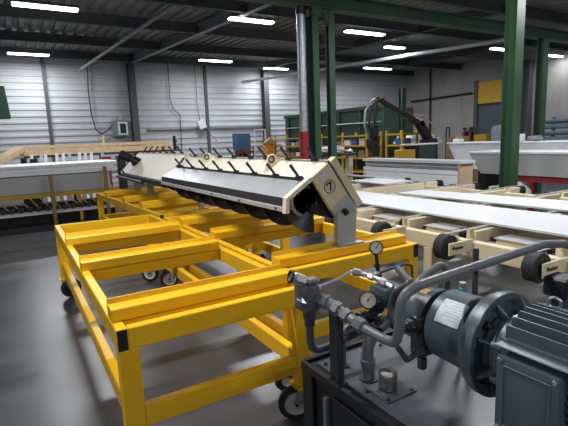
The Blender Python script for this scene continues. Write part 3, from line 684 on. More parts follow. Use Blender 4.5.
# valve block at the far left, on a short pedestal
VBM = mat('grey_cast_block', (0.10, 0.108, 0.115), 0.36, 0.3, var=0.2, scale=20)
bm = nb(); box(bm, (0.872, 1.35, 1.05), (0.948, 1.43, 1.152), 0.012, 2); vb_ = obj('valve_block', bm, VBM, t)
bm = nb()
hexnut(bm, (0.90, 1.385, 1.162), (0.862, 1.40, 1.182), 0.025); cyl(bm, (0.862, 1.40, 1.182), (0.848, 1.405, 1.189), 0.02, 16); obj('adjusting_cap', bm, ZINC, vb_)
bm = nb(); torus(bm, (0.850, 1.405, 1.188), (0.93, -0.2, -0.35), 0.021, 0.006, 20, 6); obj('lock_ring', bm, BLK, vb_)
bm = nb(); hexnut(bm, (0.885, 1.37, 1.09), (0.862, 1.372, 1.098), 0.020); cyl(bm, (0.862, 1.372, 1.098), (0.848, 1.374, 1.104), 0.013, 12); obj('side_plug', bm, ZINC, vb_)
bm = nb(); box(bm, (0.90, 1.36, 1.152), (0.955, 1.41, 1.172), 0.008); hexnut(bm, (0.948, 1.39, 1.125), (0.965, 1.39, 1.125), 0.016); obj('top_plug', bm, ZINC, vb_)
bm = nb(); hexnut(bm, (0.922, 1.395, 1.05), (0.922, 1.395, 1.005), 0.025); cyl(bm, (0.922, 1.395, 1.005), (0.922, 1.395, 0.98), 0.021, 16); obj('union_nut', bm, HYDD, vb_)
# main line of fittings from block towards the viewer
bm = nb(); xx = 0.985
cyl(bm, (0.935, 1.375, 1.095), (0.95, 1.35, 1.09), 0.024, 16); hexnut(bm, (0.947, 1.352, 1.09), (0.96, 1.322, 1.083), 0.029); cyl(bm, (0.96, 1.325, 1.083), (0.970, 1.295, 1.074), 0.022, 16); hexnut(bm, (0.970, 1.300, 1.074), (0.975, 1.27, 1.066), 0.028); cyl(bm, (0.975, 1.272, 1.066), (0.978, 1.255, 1.06), 0.020, 16)
hexnut(bm, (0.978, 1.258, 1.06), (0.982, 1.225, 1.052), 0.026); cyl(bm, (0.982, 1.23, 1.052), (0.985, 1.185, 1.044), 0.019, 16); hexnut(bm, (0.985, 1.195, 1.044), (0.985, 1.15, 1.040), 0.027)
obj('fitting_row', bm, PIPE, t)
# post that carries the line
bm = nb(); box(bm, (0.968, 1.29, ZT + 0.006), (1.008, 1.335, 1.06), 0.004); po = obj('support_post', bm, HYDD, t)
bm = nb(); box(bm, (0.96, 1.28, ZT + 0.001), (1.016, 1.345, ZT + 0.012), 0.002); obj('post_base', bm, HYDD, po)
bm = nb(); cyl(bm, (0.968, 1.31, 0.785), (0.961, 1.31, 0.785), 0.010, 12); obj('bolt', bm, DKST, po)
# big pressure pipe: along, up, then away to the right
bm = nb(); tube(bm, [(0.985, 1.16, 1.037), (0.985, 1.05, 1.035), (0.987, 0.995, 1.04), (0.988, 0.983, 1.10), (0.992, 0.976, 1.205), (1.06, 0.97, 1.226), (1.45, 0.97, 1.242), (1.76, 0.97, 1.252), (1.90, 0.97, 1.232), (2.02, 0.97, 1.19), (2.02, 0.97, ZT)], 0.0165, 16, 0.06)
obj('pressure_pipe', bm, PIPE, t)
bm = nb(); tube(bm, [(1.20, 1.20, 1.20), (1.08, 1.02, 1.215), (1.08, 1.09, 1.165), (1.08, 1.118, 1.10), (1.08, 1.09, 1.045), (1.12, 1.085, 1.03)], 0.0135, 14, 0.05)
obj('loop_pipe', bm, HOSE, t)
bm = nb(); tube(bm, [(1.30, 1.25, 1.06), (1.371, 1.25, 1.111), (1.49, 1.25, 1.155), (1.532, 1.25, 1.13), (1.538, 1.25, ZT)], 0.015, 14, 0.04)
obj('arched_pipe', bm, PIPE, t)
bm = nb(); tube(bm, [(0.922, 1.395, 0.985), (0.922, 1.395, 0.868), (1.03, 1.395, 0.866), (1.223, 1.40, 0.893), (1.34, 1.40, 0.895), (1.34, 1.25, 0.93)], 0.0155, 14, 0.05)
obj('return_pipe', bm, HOSE, t)
bm = nb(); tube(bm, [(1.095, 1.407, ZT), (1.091, 1.407, 0.915), (1.20, 1.407, 0.927), (1.30, 1.38, 0.93)], 0.012, 12, 0.05); rp = obj('drain_pipe', bm, PIPE, t)
bm = nb(); cyl(bm, (1.095, 1.407, ZT), (1.095, 1.407, ZT + 0.006), 0.024, 18); obj('pipe_collar', bm, HYDD, rp)
SUC = [(1.110, 1.268, ZT), (1.107, 1.268, 0.80), (1.103, 1.268, 0.85), (1.108, 1.268, 0.89), (1.125, 1.267, 0.925), (1.155, 1.265, 0.952), (1.20, 1.262, 0.972), (1.25, 1.258, 0.982), (1.31, 1.25, 0.985)]
bm = nb(); tube(bm, SUC, 0.0235, 18); sp = obj('suction_pipe', bm, PIPE, t)
bm = nb(); cyl(bm, (1.107, 1.268, 0.805), (1.104, 1.268, 0.842), 0.029, 20, bev=0.004); obj('pipe_collar', bm, PIPE, sp)
bm = nb(); cyl(bm, (1.110, 1.268, ZT), (1.110, 1.268, ZT + 0.008), 0.036, 20); obj('base_flange', bm, HYDD, sp)
# gauges and their fittings
def gauge(px_, py_, pz_, rad, face_dir, stem):
    d = Vector(face_dir).normalized(); c = V(px_, py_, pz_)
    bm = nb(); lathe(bm, c - d * 0.022, d, [(0, 0), (0, rad * 0.9), (0.004, rad), (0.030, rad), (0.034, rad * 0.97), (0.034, rad * 0.86), (0.030, rad * 0.86), (0.030, 0)], 32); g = obj('pressure_gauge', bm, BLK, t)
    bm = nb(); cyl(bm, c + d * 0.0075, c + d * 0.0095, rad * 0.85, 28); f = obj('dial', bm, DIAL, g)
    _, s, u = frame_of(d)
    bm = nb()
    for q in range(11):
        a = math.radians(-45 + 27 * q); e = s * math.cos(a) + u * math.sin(a)
        obox(bm, c + d * 0.0098 + e * rad * 0.62, c + d * 0.0098 + e * rad * 0.78, 0.0016, 0.0006, up=tuple(d))
    obj('scale_marks', bm, BLK, f, False)
    e = (s * -0.6 + u * 0.8)
    bm = nb(); obox(bm, c + d * 0.0105 - e * rad * 0.2, c + d * 0.0105 + e * rad * 0.66, 0.0025, 0.0008, up=tuple(d)); cyl(bm, c + d * 0.0096, c + d * 0.012, rad * 0.12, 10); obj('needle', bm, BLK, f, False)
    bm = nb(); torus(bm, c + d * 0.012, d, rad * 0.93, rad * 0.08, 32, 8); obj('bezel', bm, DKST, g)
    bm = nb(); cyl(bm, V(*stem[0]), V(*stem[1]), 0.008, 10); m_ = (V(*stem[0]) + V(*stem[1])) / 2; hexnut(bm, m_, m_ - (m_ - V(*stem[1])) * 0.5, 0.013); hexnut(bm, V(*stem[1]), V(*stem[1]) + (V(*stem[1]) - V(*stem[0])).normalized() * 0.02, 0.015); obj('stem', bm, DKST, g)
gauge(1.253, 1.38, 1.240, 0.029, (-0.62, -0.72, 0.30), ((1.255, 1.382, 1.208), (1.263, 1.38, 1.135)))
gauge(1.128, 1.288, 1.067, 0.035, (-0.66, -0.64, 0.38), ((1.132, 1.282, 1.03), (1.145, 1.26, 0.99)))
bm = nb()
pts = [V(1.165, 1.425, 1.143), V(1.185, 1.40, 1.138), V(1.20, 1.365, 1.134), V(1.205, 1.34, 1.131), V(1.205, 1.30, 1.127), V(1.205, 1.27, 1.122), V(1.205, 1.235, 1.115)]
for i, (a, b) in enumerate(zip(pts, pts[1:])):
    if i % 2 == 0: hexnut(bm, a, b, 0.016)
    else: cyl(bm, a, b, 0.011, 12)
cyl(bm, (1.20, 1.36, 1.134), (1.263, 1.38, 1.128), 0.012, 12)
obj('gauge_fitting_row', bm, ZINC, t)
bm = nb(); tube(bm, [(0.95, 1.392, 1.125), (1.06, 1.395, 1.136), (1.135, 1.40, 1.156), (1.17, 1.42, 1.145)], 0.0065, 10, 0.04); obj('thin_pipe', bm, ZINC, t)
bm = nb(); tube(bm, [(1.263, 1.38, 1.130), (1.42, 1.38, 1.140), (1.462, 1.38, 1.13), (1.466, 1.38, 0.76), (1.466, 1.38, ZT)], 0.0065, 10, 0.03); obj('thin_pipe', bm, HOSE, t)
# manifold between gauge and pump
bm = nb(); box(bm, (1.175, 1.24, 1.03), (1.275, 1.34, 1.11), 0.012, 2); hexnut(bm, (1.175, 1.29, 1.06), (1.15, 1.295, 1.052), 0.028); hexnut(bm, (1.24, 1.24, 1.09), (1.24, 1.20, 1.09), 0.030); obj('manifold_block', bm, HYD, t)
bm = nb()
dgn = [V(1.06, 1.27, 1.02), V(1.10, 1.275, 1.012), V(1.13, 1.28, 1.0), V(1.17, 1.285, 1.02), V(1.20, 1.28, 1.04)]
for a, b in zip(dgn, dgn[1:]): hexnut(bm, a, a + (b - a) * 0.62, 0.022); cyl(bm, a, b, 0.015, 12)
obj('cross_fitting', bm, HYDD, t)
bm = nb(); lathe(bm, (1.255, 1.235, 1.045), (-0.35, -0.9, 0.15), [(0, 0), (0, 0.030), (0.02, 0.030), (0.02, 0.024), (0.035, 0.024), (0.035, 0.029), (0.055, 0.029), (0.055, 0.018), (0.075, 0.018), (0.075, 0)], 20); obj('pressure_valve', bm, ZINC, t)
bm = nb(); hexnut(bm, (1.10, 1.22, 0.985), (1.09, 1.19, 0.985), 0.016); cyl(bm, (1.14, 1.30, 0.985), (1.10, 1.22, 0.985), 0.012, 12); obj('bleed_screw', bm, BLK, t)
bm = nb(); tube(bm, [(1.0, 1.0, 1.02), (1.06, 1.02, 0.95), (1.17, 1.06, 0.94)], 0.010, 10, 0.03); hexnut(bm, (1.13, 1.05, 0.942), (1.175, 1.06, 0.94), 0.017); obj('pilot_pipe', bm, HOSE, t)
# upright post and small teal filter bottle behind
bm = nb(); cyl(bm, (1.516, 1.10, ZT), (1.516, 1.10, 1.25), 0.012, 12); hp = obj('upright_pipe', bm, HOSE, t)
bm = nb(); lathe(bm, (1.469, 1.12, 1.04), (0, 0, 1), [(0, 0), (0, 0.016), (0.05, 0.016), (0.056, 0.011), (0.062, 0.011), (0.062, 0)], 16); fb = obj('teal_filter', bm, TEAL, t)
bm = nb(); cyl(bm, (1.469, 1.12, 1.10), (1.469, 1.12, 1.115), 0.013, 14); cyl(bm, (1.469, 1.12, ZT), (1.469, 1.12, 1.04), 0.008, 10); obj('filter_cap', bm, ZINC, fb)

# ------------------------------------------------------------------ left background: panel packs on a yellow rack
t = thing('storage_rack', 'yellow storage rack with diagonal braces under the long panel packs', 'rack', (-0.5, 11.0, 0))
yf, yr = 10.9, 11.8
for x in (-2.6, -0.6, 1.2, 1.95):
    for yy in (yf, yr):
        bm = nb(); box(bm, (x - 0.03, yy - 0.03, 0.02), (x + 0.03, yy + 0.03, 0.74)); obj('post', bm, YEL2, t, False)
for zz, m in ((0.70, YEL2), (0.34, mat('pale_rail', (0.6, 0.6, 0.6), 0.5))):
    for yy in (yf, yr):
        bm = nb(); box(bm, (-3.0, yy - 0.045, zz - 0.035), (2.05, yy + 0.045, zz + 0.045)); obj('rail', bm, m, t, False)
bm = nb(); box(bm, (-3.0, yf - 0.42, 0.0), (2.0, yf + 0.25, 0.10)); obj('floor_strip', bm, DKST, t, False)  # dark slab standing in for floor shade and a dirty machine base
bm = nb(); box(bm, (-3.0, yr + 0.4, 0.0), (2.05, yr + 0.48, 0.12)); obj('floor_strip', bm, bpy.data.materials['pale_rail'], t, False)  # pale floor rail
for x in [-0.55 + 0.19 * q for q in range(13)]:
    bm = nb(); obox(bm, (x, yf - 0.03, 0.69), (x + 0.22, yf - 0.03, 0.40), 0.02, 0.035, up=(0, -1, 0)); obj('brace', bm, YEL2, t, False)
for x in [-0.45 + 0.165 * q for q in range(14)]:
    bm = nb(); cyl(bm, (x, yf - 0.14, 0.44), (x, yf - 0.06, 0.44), 0.055, 14, bev=0.01); obj('roller', bm, RUB, t)
bm = nb(); box(bm, (-3, 11.2, 0.02), (2.0, 11.5, 0.5)); obj('shaded_machine_bed', bm, DKST, t, False)  # dark block: shade under the rack together with the dirty machine base
bm = nb(); box(bm, (-3.0, 10.85, 0.745), (1.86, 11.95, 1.14), 0.02); single('panel_pack', bm, PANG, 'thick grey wrapped panel pack lying on the yellow rack at left', 'panel pack', smooth=False)
bm = nb(); prism(bm, [(10.78, 1.145), (10.78, 1.23), (10.84, 1.245), (10.84, 1.29), (11.95, 1.29), (11.95, 1.145)], 'x', -3.0, 1.98); single('wall_panel', bm, PANW, 'white panel directly on the grey wrapped pack, with a rounded lip', 'panel', smooth=False)
bm = nb(); prism(bm, [(10.80, 1.295), (10.80, 1.35), (10.84, 1.372), (11.9, 1.372), (11.9, 1.295)], 'x', -3.0, 2.02); single('wall_panel', bm, PANW, 'topmost white panel of the stack at left', 'panel', smooth=False)
bm = nb(); box(bm, (0.62, 10.60, 0.101), (0.69, 10.67, 1.13)); single('stanchion', bm, OLIVE, 'dark yellow upright post holding the middle of the grey panel pack', 'post')
bm = nb(); box(bm, (1.70, 10.60, 0.101), (1.77, 10.67, 1.26)); single('stanchion', bm, OLIVE, 'dark yellow upright post at the right end of the panel pack', 'post')

# pine planks on a stand behind, profiles leaning below
t = thing('timber_stand', 'dark trestle bench carrying the pine planks behind the panel packs', 'stand', (2.0, 14.0, 0))
bm = nb(); box(bm, (0.3, 13.9, 1.46), (4.6, 14.3, 1.50)); obj('top_rail', bm, DKST, t, False)
for x in (0.5, 2.2, 4.3):
    bm = nb(); box(bm, (x, 14.0, 0), (x + 0.08, 14.2, 1.45)); obj('leg', bm, DKST, t, False)
bm = nb(); box(bm, (0.3, 13.92, 0.9), (4.4, 13.98, 0.98)); obj('lower_rail', bm, GALV, t, False)
def plank(p0, p1, w, h, label):
    bm = nb(); obox(bm, p0, p1, w, h, bev=0.006); single('pine_plank', bm, WOOD, label, 'plank', 'pine planks behind the panel packs', smooth=False)
plank((0.2, 14.0, 1.585), (4.3, 14.0, 1.595), 0.18, 0.16, 'long pine plank lying level at the front of the timber stand')
plank((0.28, 14.02, 1.725), (4.25, 14.0, 1.745), 0.16, 0.09, 'upper pine plank on top of the long level one')
plank((-0.42, 12.1, 1.37), (0.22, 13.84, 1.70), 0.24, 0.14, 'slanting pine plank at the far left end of the timber')
plank((0.2, 14.2, 1.575), (4.0, 14.2, 1.575), 0.12, 0.14, 'rear pine plank close behind the long level one')
for j in range(10):
    x = 0.35 + j * 0.19 + 0.05 * math.sin(j * 3.1)
    bm = nb(); obox(bm, (x, 13.50, 0.02), (x + 0.12 + 0.05 * math.sin(j * 2.3), 13.87, 1.545), 0.075, 0.03, up=(0, 1, 0))
    single('metal_profile', bm, (PANW, GALV, PANW, STEEL)[j % 4], 'metal profile leaning on the timber stand in the row under the pine planks', 'profile', 'metal profiles leaning under the pine planks', smooth=False)
for x, label, cat in ((0.45, 'black machine part beside the leaning metal profiles, under the slanting plank', 'machine part'), (2.35, 'dark red crate behind the right end of the white panels', 'crate'), (2.75, 'dark crate behind the drive of the far feeder', 'crate')):
    bm = nb(); w = 0.42 if x < 1 else 0.2
    z1 = 1.48 if x < 1 else 1.5
    y0 = 12.75 if x < 1 else 13.3
    box(bm, (x - w / 2 - 0.1, y0, 0.0), (x + w / 2 - 0.1, y0 + 0.25, z1 - 0.12), 0.02)
    if x < 1:
        cyl(bm, (x - 0.2, y0 + 0.1, z1 - 0.12), (x - 0.2, y0 + 0.1, z1), 0.07, 14); cyl(bm, (x + 0.02, y0 + 0.1, z1 - 0.12), (x + 0.02, y0 + 0.1, z1 - 0.03), 0.09, 14)
    else:
        box(bm, (x - w / 2 - 0.12, y0 - 0.02, z1 - 0.16), (x + w / 2 - 0.08, y0 + 0.27, z1 - 0.1))
    single('machine_part' if x < 1 else 'crate', bm, (BLK, RED, DKST)[0 if x < 1 else (1 if x < 2.5 else 2)], label, cat)
# small uprights on the planks
bm = nb(); box(bm, (2.30, 13.97, 1.787), (2.36, 14.03, 2.0)); single('wood_stub', bm, WOOD, 'short wooden upright standing on the pine planks, left of the wall box', 'wood', smooth=False)
bm = nb(); cyl(bm, (4.45, 14.1, 1.50), (4.45, 14.1, 1.72), 0.05, 10); box(bm, (4.40, 14.05, 1.72), (4.51, 14.15, 1.80)); cyl(bm, (4.45, 14.1, 1.80), (4.45, 14.1, 1.93), 0.045, 10)
single('small_black_device', bm, BLK, 'small black two part device standing just past the right end of the pine planks', 'device')  # plain black device, no light of its own

# wall equipment
t = thing('electrical_box', 'grey electrical box with pale panel and dark window on the sheet wall', 'electrical box', (4.0, 19.8, 2.05))
bm = nb(); box(bm, (3.72, 19.62, 2.05), (4.30, 19.96, 2.72), 0.02); eb = obj('case', bm, mat('grey_green_box', (0.20, 0.26, 0.25), 0.5), t)
bm = nb(); box(bm, (3.88, 19.595, 2.12), (4.26, 19.625, 2.64), 0.01); obj('door', bm, PANW, t, False)
bm = nb(); box(bm, (3.96, 19.585, 2.18), (4.19, 19.597, 2.58)); obj('window', bm, SCREEN, t, False)
bm = nb(); box(bm, (3.95, 19.7, 2.72), (4.1, 19.9, 2.9)); obj('top_socket', bm, GALV, t, False)
bm = nb(); tube(bm, [(3.01, 19.85, zr(19.85) - 0.1), (2.93, 19.85, 3.9), (2.95, 19.85, 3.0), (3.06, 19.85, 2.36), (3.25, 19.85, 2.18), (3.5, 19.85, 2.30), (3.72, 19.83, 2.55)], 0.022, 8, 0.25)
single('wall_cable', bm, BLK, 'black cable looping down the wall to the grey electrical box', 'cable')
bm = nb(); tube(bm, [(6.23, 19.85, zr(19.85) - 0.1), (6.20, 19.85, 3.6), (6.33, 19.85, 3.15), (6.55, 19.85, 2.98), (6.6, 19.85, 2.9), (6.57, 19.85, 1.4)], 0.018, 8, 0.2)
single('wall_cable', bm, BLK, 'black cable hanging down the wall right of the electrical box', 'cable')
t = thing('wall_box', 'small white tilted box hanging by a cord on the wall', 'box', (7.5, 19.8, 2.2))
bm = nb(); obox(bm, (7.60, 19.70, 2.30), (7.45, 19.70, 2.66), 0.14, 0.34, up=(1, 0, 0), bev=0.02); obj('case', bm, PANW, t)
bm = nb(); tube(bm, [(7.40, 19.8, zr(19.8) - 0.1), (7.42, 19.8, 3.4), (7.46, 19.74, 2.66)], 0.012, 6); tube(bm, [(7.62, 19.78, 2.32), (7.95, 19.82, 2.05), (8.3, 19.85, 1.7)], 0.012, 6); obj('cord', bm, DKST, t)
bm = nb(); prism(bm, [(-0.7, 2.40), (0.085, 2.40), (0.095, 2.41), (0.045, 3.07), (0.03, 3.08), (-0.7, 3.08)], 'y', 11.9, 12.5)
t = thing('control_cabinet', 'dark green control cabinet hanging at the left picture edge', 'cabinet', (-0.3, 12.2, 2.42))
obj('case', bm, DGREEN, t, False)
bm = nb(); cyl(bm, (-0.4, 12.2, 3.08), (-0.4, 12.2, zr(12.2) - 0.0), 0.04, 10); obj('hanger', bm, DKST, t)

# ------------------------------------------------------------------ middle background
t = thing('blue_cabinet', 'blue steel cabinet before the back wall behind the feeder', 'cabinet', (9.4, 18.6, 0))
bm = nb(); box(bm, (8.62, 18.4, 1.25), (9.30, 18.9, 2.02), 0.02); obj('body', bm, BLUE, t, False)
bm = nb(); box(bm, (8.66, 18.39, 1.3), (8.95, 18.402, 1.97)); obj('door', bm, BLUE, t, False)
bm = nb(); box(bm, (8.7, 18.45, 0), (9.25, 18.85, 1.25)); obj('plinth', bm, DKST, t, False)
t = thing('red_trolley', 'low dark red trolley in front of the blue cabinet', 'trolley', (8.8, 17.6, 0))
bm = nb(); box(bm, (8.4, 17.5, 1.18), (9.0, 17.9, 1.25)); box(bm, (8.4, 17.5, 0.5), (9.0, 17.9, 0.56)); obj('shelf', bm, RED, t, False)
for x in (8.42, 8.94):
    for yy in (17.52, 17.84):
        bm = nb(); box(bm, (x, yy, 0), (x + 0.04, yy + 0.04, 1.42)); obj('post', bm, RED, t, False)
t = thing('orange_machine', 'small orange machine with grey arm left of the yellow shelf', 'machine', (9.6, 17.2, 0))
bm = nb(); box(bm, (9.35, 17.0, 0), (9.75, 17.4, 1.45), 0.04); obj('base', bm, ORANGE, t, False)
bm = nb(); obox(bm, (9.3, 17.1, 1.5), (9.6, 17.1, 1.72), 0.16, 0.16); obox(bm, (9.6, 17.1, 1.72), (9.72, 17.1, 1.45), 0.12, 0.14, up=(0, 1, 0)); obj('arm', bm, YEL2, t, False)
bm = nb(); cyl(bm, (9.5, 16.95, 1.6), (9.5, 17.3, 1.6), 0.11, 14); obj('joint', bm, GALV, t)
t = thing('tube_frame', 'white square tube frame between blue cabinet and orange machine', 'frame', (9.7, 18.3, 0))
for a, b in (((9.45, 18.3, 0), (9.45, 18.3, 2.15)), ((10.0, 18.3, 0), (10.0, 18.3, 2.15)), ((9.42, 18.3, 2.15), (10.03, 18.3, 2.15))):
    bm = nb(); obox(bm, a, b, 0.05, 0.05, up=(0, 1, 0)); obj('tube', bm, PANW, t, False)

def shelf_rack(x, y0, y1, z1, label, n):
    t = thing('yellow_shelf', label, 'shelf', (x, (y0 + y1) / 2, 0), 'yellow shelving in the background')
    nn = max(1, round((y1 - y0) / 1.4))
    for i in range(nn + 1):
        yy = y0 + (y1 - y0) * i / nn
        for xx in (x, x + 0.6):
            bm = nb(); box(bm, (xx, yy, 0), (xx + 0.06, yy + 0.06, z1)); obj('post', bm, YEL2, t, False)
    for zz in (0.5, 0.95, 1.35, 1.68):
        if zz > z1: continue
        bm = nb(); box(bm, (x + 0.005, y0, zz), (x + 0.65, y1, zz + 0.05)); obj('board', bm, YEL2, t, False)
    return t
shelf_rack(9.8, 15.1, 17.1, 1.88, 'yellow shelf with small boxes left of the galvanised duct', 1)
shelf_rack(9.8, 11.2, 13.7, 1.82, 'yellow shelf between the slim green column and the lifter arm', 2)
shelf_rack(9.8, 9.65, 10.3, 1.82, 'yellow shelf at the right side of the lifter arm', 1)
SM = [(PANW, 'white'), (BROWN, 'brown'), (GALV, 'grey'), (WOOD, 'light tan'), (BLUE, 'blue')]
sp_ = ['on the shelf left of the galvanised duct', 'on the shelf left of the lifter arm', 'on the shelf right of the lifter arm']
for i, (y0, y1) in enumerate(((15.3, 16.9), (11.4, 13.4), (9.75, 10.3))):
    for lv, zz in enumerate((1.00, 1.40)):
        yy = y0; j = 0
        while yy < y1 - 0.2:
            w = 0.22 + 0.12 * random.random(); h = 0.13 + 0.10 * random.random(); c = SM[(j + lv * 2 + i) % 5]
            bm = nb(); box(bm, (9.86, yy, zz + 0.001), (10.25, yy + w, zz + h), 0.01)
            single('parts_box', bm, c[0], '%s parts box %s, on the %s board' % (c[1], sp_[i], ('lower', 'upper')[lv]), 'box', '%s parts boxes %s %s' % (c[1], sp_[i], ('lower', 'upper')[lv]), smooth=False)
            yy += w + 0.12; j += 1

t = thing('machine_housing', 'large dark green panelled machine housing behind the yellow shelves', 'machine', (11.4, 14.5, 0))
bm = nb(); box(bm, (10.9, 11.5, 0), (12.2, 18.0, 2.60)); gm = obj('housing', bm, GREEN2, t, False)
for i in range(6):
    yy = 11.5 + i * 1.22
    bm = nb(); box(bm, (10.83, yy, 0), (10.9, yy + 0.09, 2.66)); obj('rib', bm, GREEN2, t, False)
bm = nb(); box(bm, (10.82, 11.5, 2.60), (10.92, 18.0, 2.72)); obj('top_edge', bm, DGREEN, t, False)
bm = nb(); cyl(bm, (10.8, 11.6, 2.15), (10.8, 17.9, 2.15), 0.025, 8); obj('conduit', bm, GALV, t)
# lifter with an articulated arm and hose bundle
t = thing('lifter_arm', 'dark articulated lifter arm with pale hoses beside the yellow shelves', 'lifter', (10.4, 9.2, 0))
bm = nb(); obox(bm, (10.42, 9.2, 0.0), (10.38, 9.2, 1.55), 0.34, 0.42, up=(0, 1, 0), bev=0.03); obj('column', bm, DKST, t, False)
bm = nb(); obox(bm, (10.42, 9.2, 1.45), (9.98, 9.2, 2.02), 0.22, 0.20, up=(0, 1, 0), bev=0.02); obox(bm, (10.55, 9.2, 1.40), (10.2, 9.2, 1.90), 0.10, 0.10, up=(0, 1, 0)); obj('lower_arm', bm, DKST, t, False)
bm = nb(); obox(bm, (10.1, 9.2, 1.93), (9.4, 9.2, 2.24), 0.15, 0.20, up=(0, 1, 0), bev=0.02); obox(bm, (9.5, 9.2, 2.20), (8.4, 9.2, 2.66), 0.11, 0.13, up=(0, 1, 0), bev=0.02); obj('upper_arm', bm, DKST, t, False)
bm = nb(); obox(bm, (9.95, 9.2, 2.06), (9.55, 9.2, 2.24), 0.12, 0.02, up=(0, 0, 1)); obj('arm_cover', bm, GALV, t, False)
bm = nb(); tube(bm, [(8.43, 9.2, 2.62), (8.38, 9.2, 2.2), (8.30, 9.2, 1.9)], 0.04, 10, 0.1); box(bm, (8.12, 9.05, 1.36), (8.38, 9.35, 1.62), 0.04); box(bm, (8.2, 9.1, 1.62), (8.4, 9.3, 1.95), 0.03); obj('gripper_head', bm, DKST, t)
for j, (dx, dy) in enumerate(((0, 0.05), (0.06, -0.06), (0.12, 0.0))):
    bm = nb(); tube(bm, [(8.6, 9.2 + dy, 2.66), (8.3 + dx, 9.2 + dy, 2.62), (8.06 + dx, 9.2 + dy, 2.35), (8.02 + dx, 9.2 + dy, 1.95), (8.2 + dx * .5, 9.2 + dy, 1.58)], 0.028, 8, 0.2); obj('hose', bm, (GALV, DKST, GALV)[j], t)
bm = nb(); tube(bm, [(9.7, 9.12, 2.2), (10.1, 9.1, 2.2), (10.45, 9.1, 1.9), (10.6, 9.1, 1.5)], 0.02, 8, 0.2); obj('hose', bm, WOODD, t)
bm = nb(); box(bm, (9.95, 8.95, 0), (10.85, 9.45, 0.25), 0.02); obj('base', bm, DKST, t, False)
t = thing('work_table', 'table with pale top and ochre front below the lifter arm', 'table', (9.8, 8.4, 0))
bm = nb(); box(bm, (8.95, 8.43, 1.40), (9.93, 8.9, 1.44), 0.01); obj('table_top', bm, PANW, t, False)
bm = nb(); box(bm, (8.62, 8.5, 0), (9.12, 8.8, 1.30), 0.02); obj('ochre_cabinet', bm, YEL2, t, False)
bm = nb(); box(bm, (9.2, 8.45, 0), (9.85, 8.85, 1.395), 0.01); obj('dark_cabinet', bm, DGREEN, t, False)

t = thing('sheet_trestle', 'dark trestle under the white sheets behind the lifter arm', 'trestle', (11.6, 10.4, 0))
for xx in (11.1, 12.0):
    bm = nb(); box(bm, (xx, 10.35, 0), (xx + 0.12, 11.1, 1.38)); obj('block', bm, DKST, t, False)
zz = 1.382
for i, lab in enumerate(('bottom white sheet of the three lying behind the lifter arm', 'middle white sheet of the three lying behind the lifter arm', 'top white sheet of the three lying behind the lifter arm')):
    bm = nb(); box(bm, (10.95 + 0.08 * i, 10.3 + 0.05 * i, zz), (12.3 - 0.1 * i, 11.2, zz + 0.085), 0.01); single('white_sheet', bm, PANW, lab, 'sheet', 'white sheets behind the lifter arm', smooth=False); zz += 0.09
# white bag on a cream stand in front
t = thing('cream_stand', 'cream stand table behind the right end of the feeder', 'stand', (6.9, 8.98, 0))
bm = nb(); box(bm, (6.40, 8.83, 1.24), (7.40, 9.23, 1.28)); obj('top', bm, DKST, t, False)
for x in (6.5, 7.25):
    bm = nb(); box(bm, (x, 8.95, 0), (x + 0.12, 9.1, 1.24)); obj('leg', bm, CREAM, t, False)
def lump(bm, c, r, seed, sub=3, amp=0.25):
    rnd = random.Random(seed)
    rs = bmesh.ops.create_icosphere(bm, subdivisions=sub, radius=1.0)
    ph = [rnd.uniform(0, 6) for _ in range(6)]
    for v in rs['verts']:
        n_ = 1 + amp * (math.sin(3.1 * v.co.x + ph[0]) * math.sin(4.3 * v.co.y + ph[1]) + 0.6 * math.sin(7 * v.co.z + ph[2] + 5 * v.co.x) * math.sin(6 * v.co.y + ph[3]))
        v.co = Vector((c[0] + v.co.x * r[0] * n_, c[1] + v.co.y * r[1] * n_, max(c[2] - r[2] * 0.98, c[2] + v.co.z * r[2] * n_)))
bm = nb(); lump(bm, (6.80, 9.02, 1.381), (0.38, 0.18, 0.10), 3); single('plastic_bag', bm, BAG, 'crumpled white plastic bag lying on the cream stand', 'bag')
bm = nb(); lump(bm, (7.34, 9.03, 1.332), (0.07, 0.12, 0.05), 5); single('plastic_bag', bm, BAG, 'small crumpled bag at the right end of the cream stand', 'bag')
bm = nb(); lump(bm, (6.0, 6.9, 0.2), (0.1, 0.1, 0.2), 8); bm.free()

# stack of white panels with chipboard ends, behind the conveyor
t = thing('stack_trestle', 'low dark trestle under the stack of white panels behind the conveyor', 'trestle', (7.7, 6.9, 0))
for yy in (6.0, 7.1, 8.2):
    bm = nb(); box(bm, (7.45, yy - 0.06, 0), (7.8, yy + 0.06, 0.655)); obj('block', bm, DKST, t, False)
z = 0.656
for i, (th, m, lab) in enumerate(((0.20, PANW, 'thick white panel at the bottom of the stack behind the conveyor'), (0.085, PANW, 'white panel second from the bottom of the stack behind the conveyor'),
                                  (0.032, GALV, 'thin grey sheet in the middle of the panel stack, lowest of three'), (0.032, PANG, 'thin grey sheet in the middle of the panel stack, second of three'), (0.032, GALV, 'thin grey sheet in the middle of the panel stack, top of three'),
                                  (0.06, WHITE, 'white panel on top of the stack behind the conveyor'))):
    off = (0.0, 0.01, 0.10, 0.05, 0.12, -0.02)[i]
    bm = nb(); box(bm, (7.42 + (0.02 if 2 <= i <= 4 else 0), 5.845 - (0.10 if i == 5 else 0), z), (7.82, 8.62 - off, z + th), 0.003); single('stacked_panel', bm, m, lab, 'panel', 'panels stacked behind the conveyor', smooth=False); z += th + 0.010
    if i == 3: pass
bm = nb(); box(bm, (7.42, 5.79, 0.0), (7.81, 5.84, 1.085), 0.004); single('chipboard_block', bm, WOODD, 'brown chipboard block against the near end of the panel stack', 'board', smooth=False)

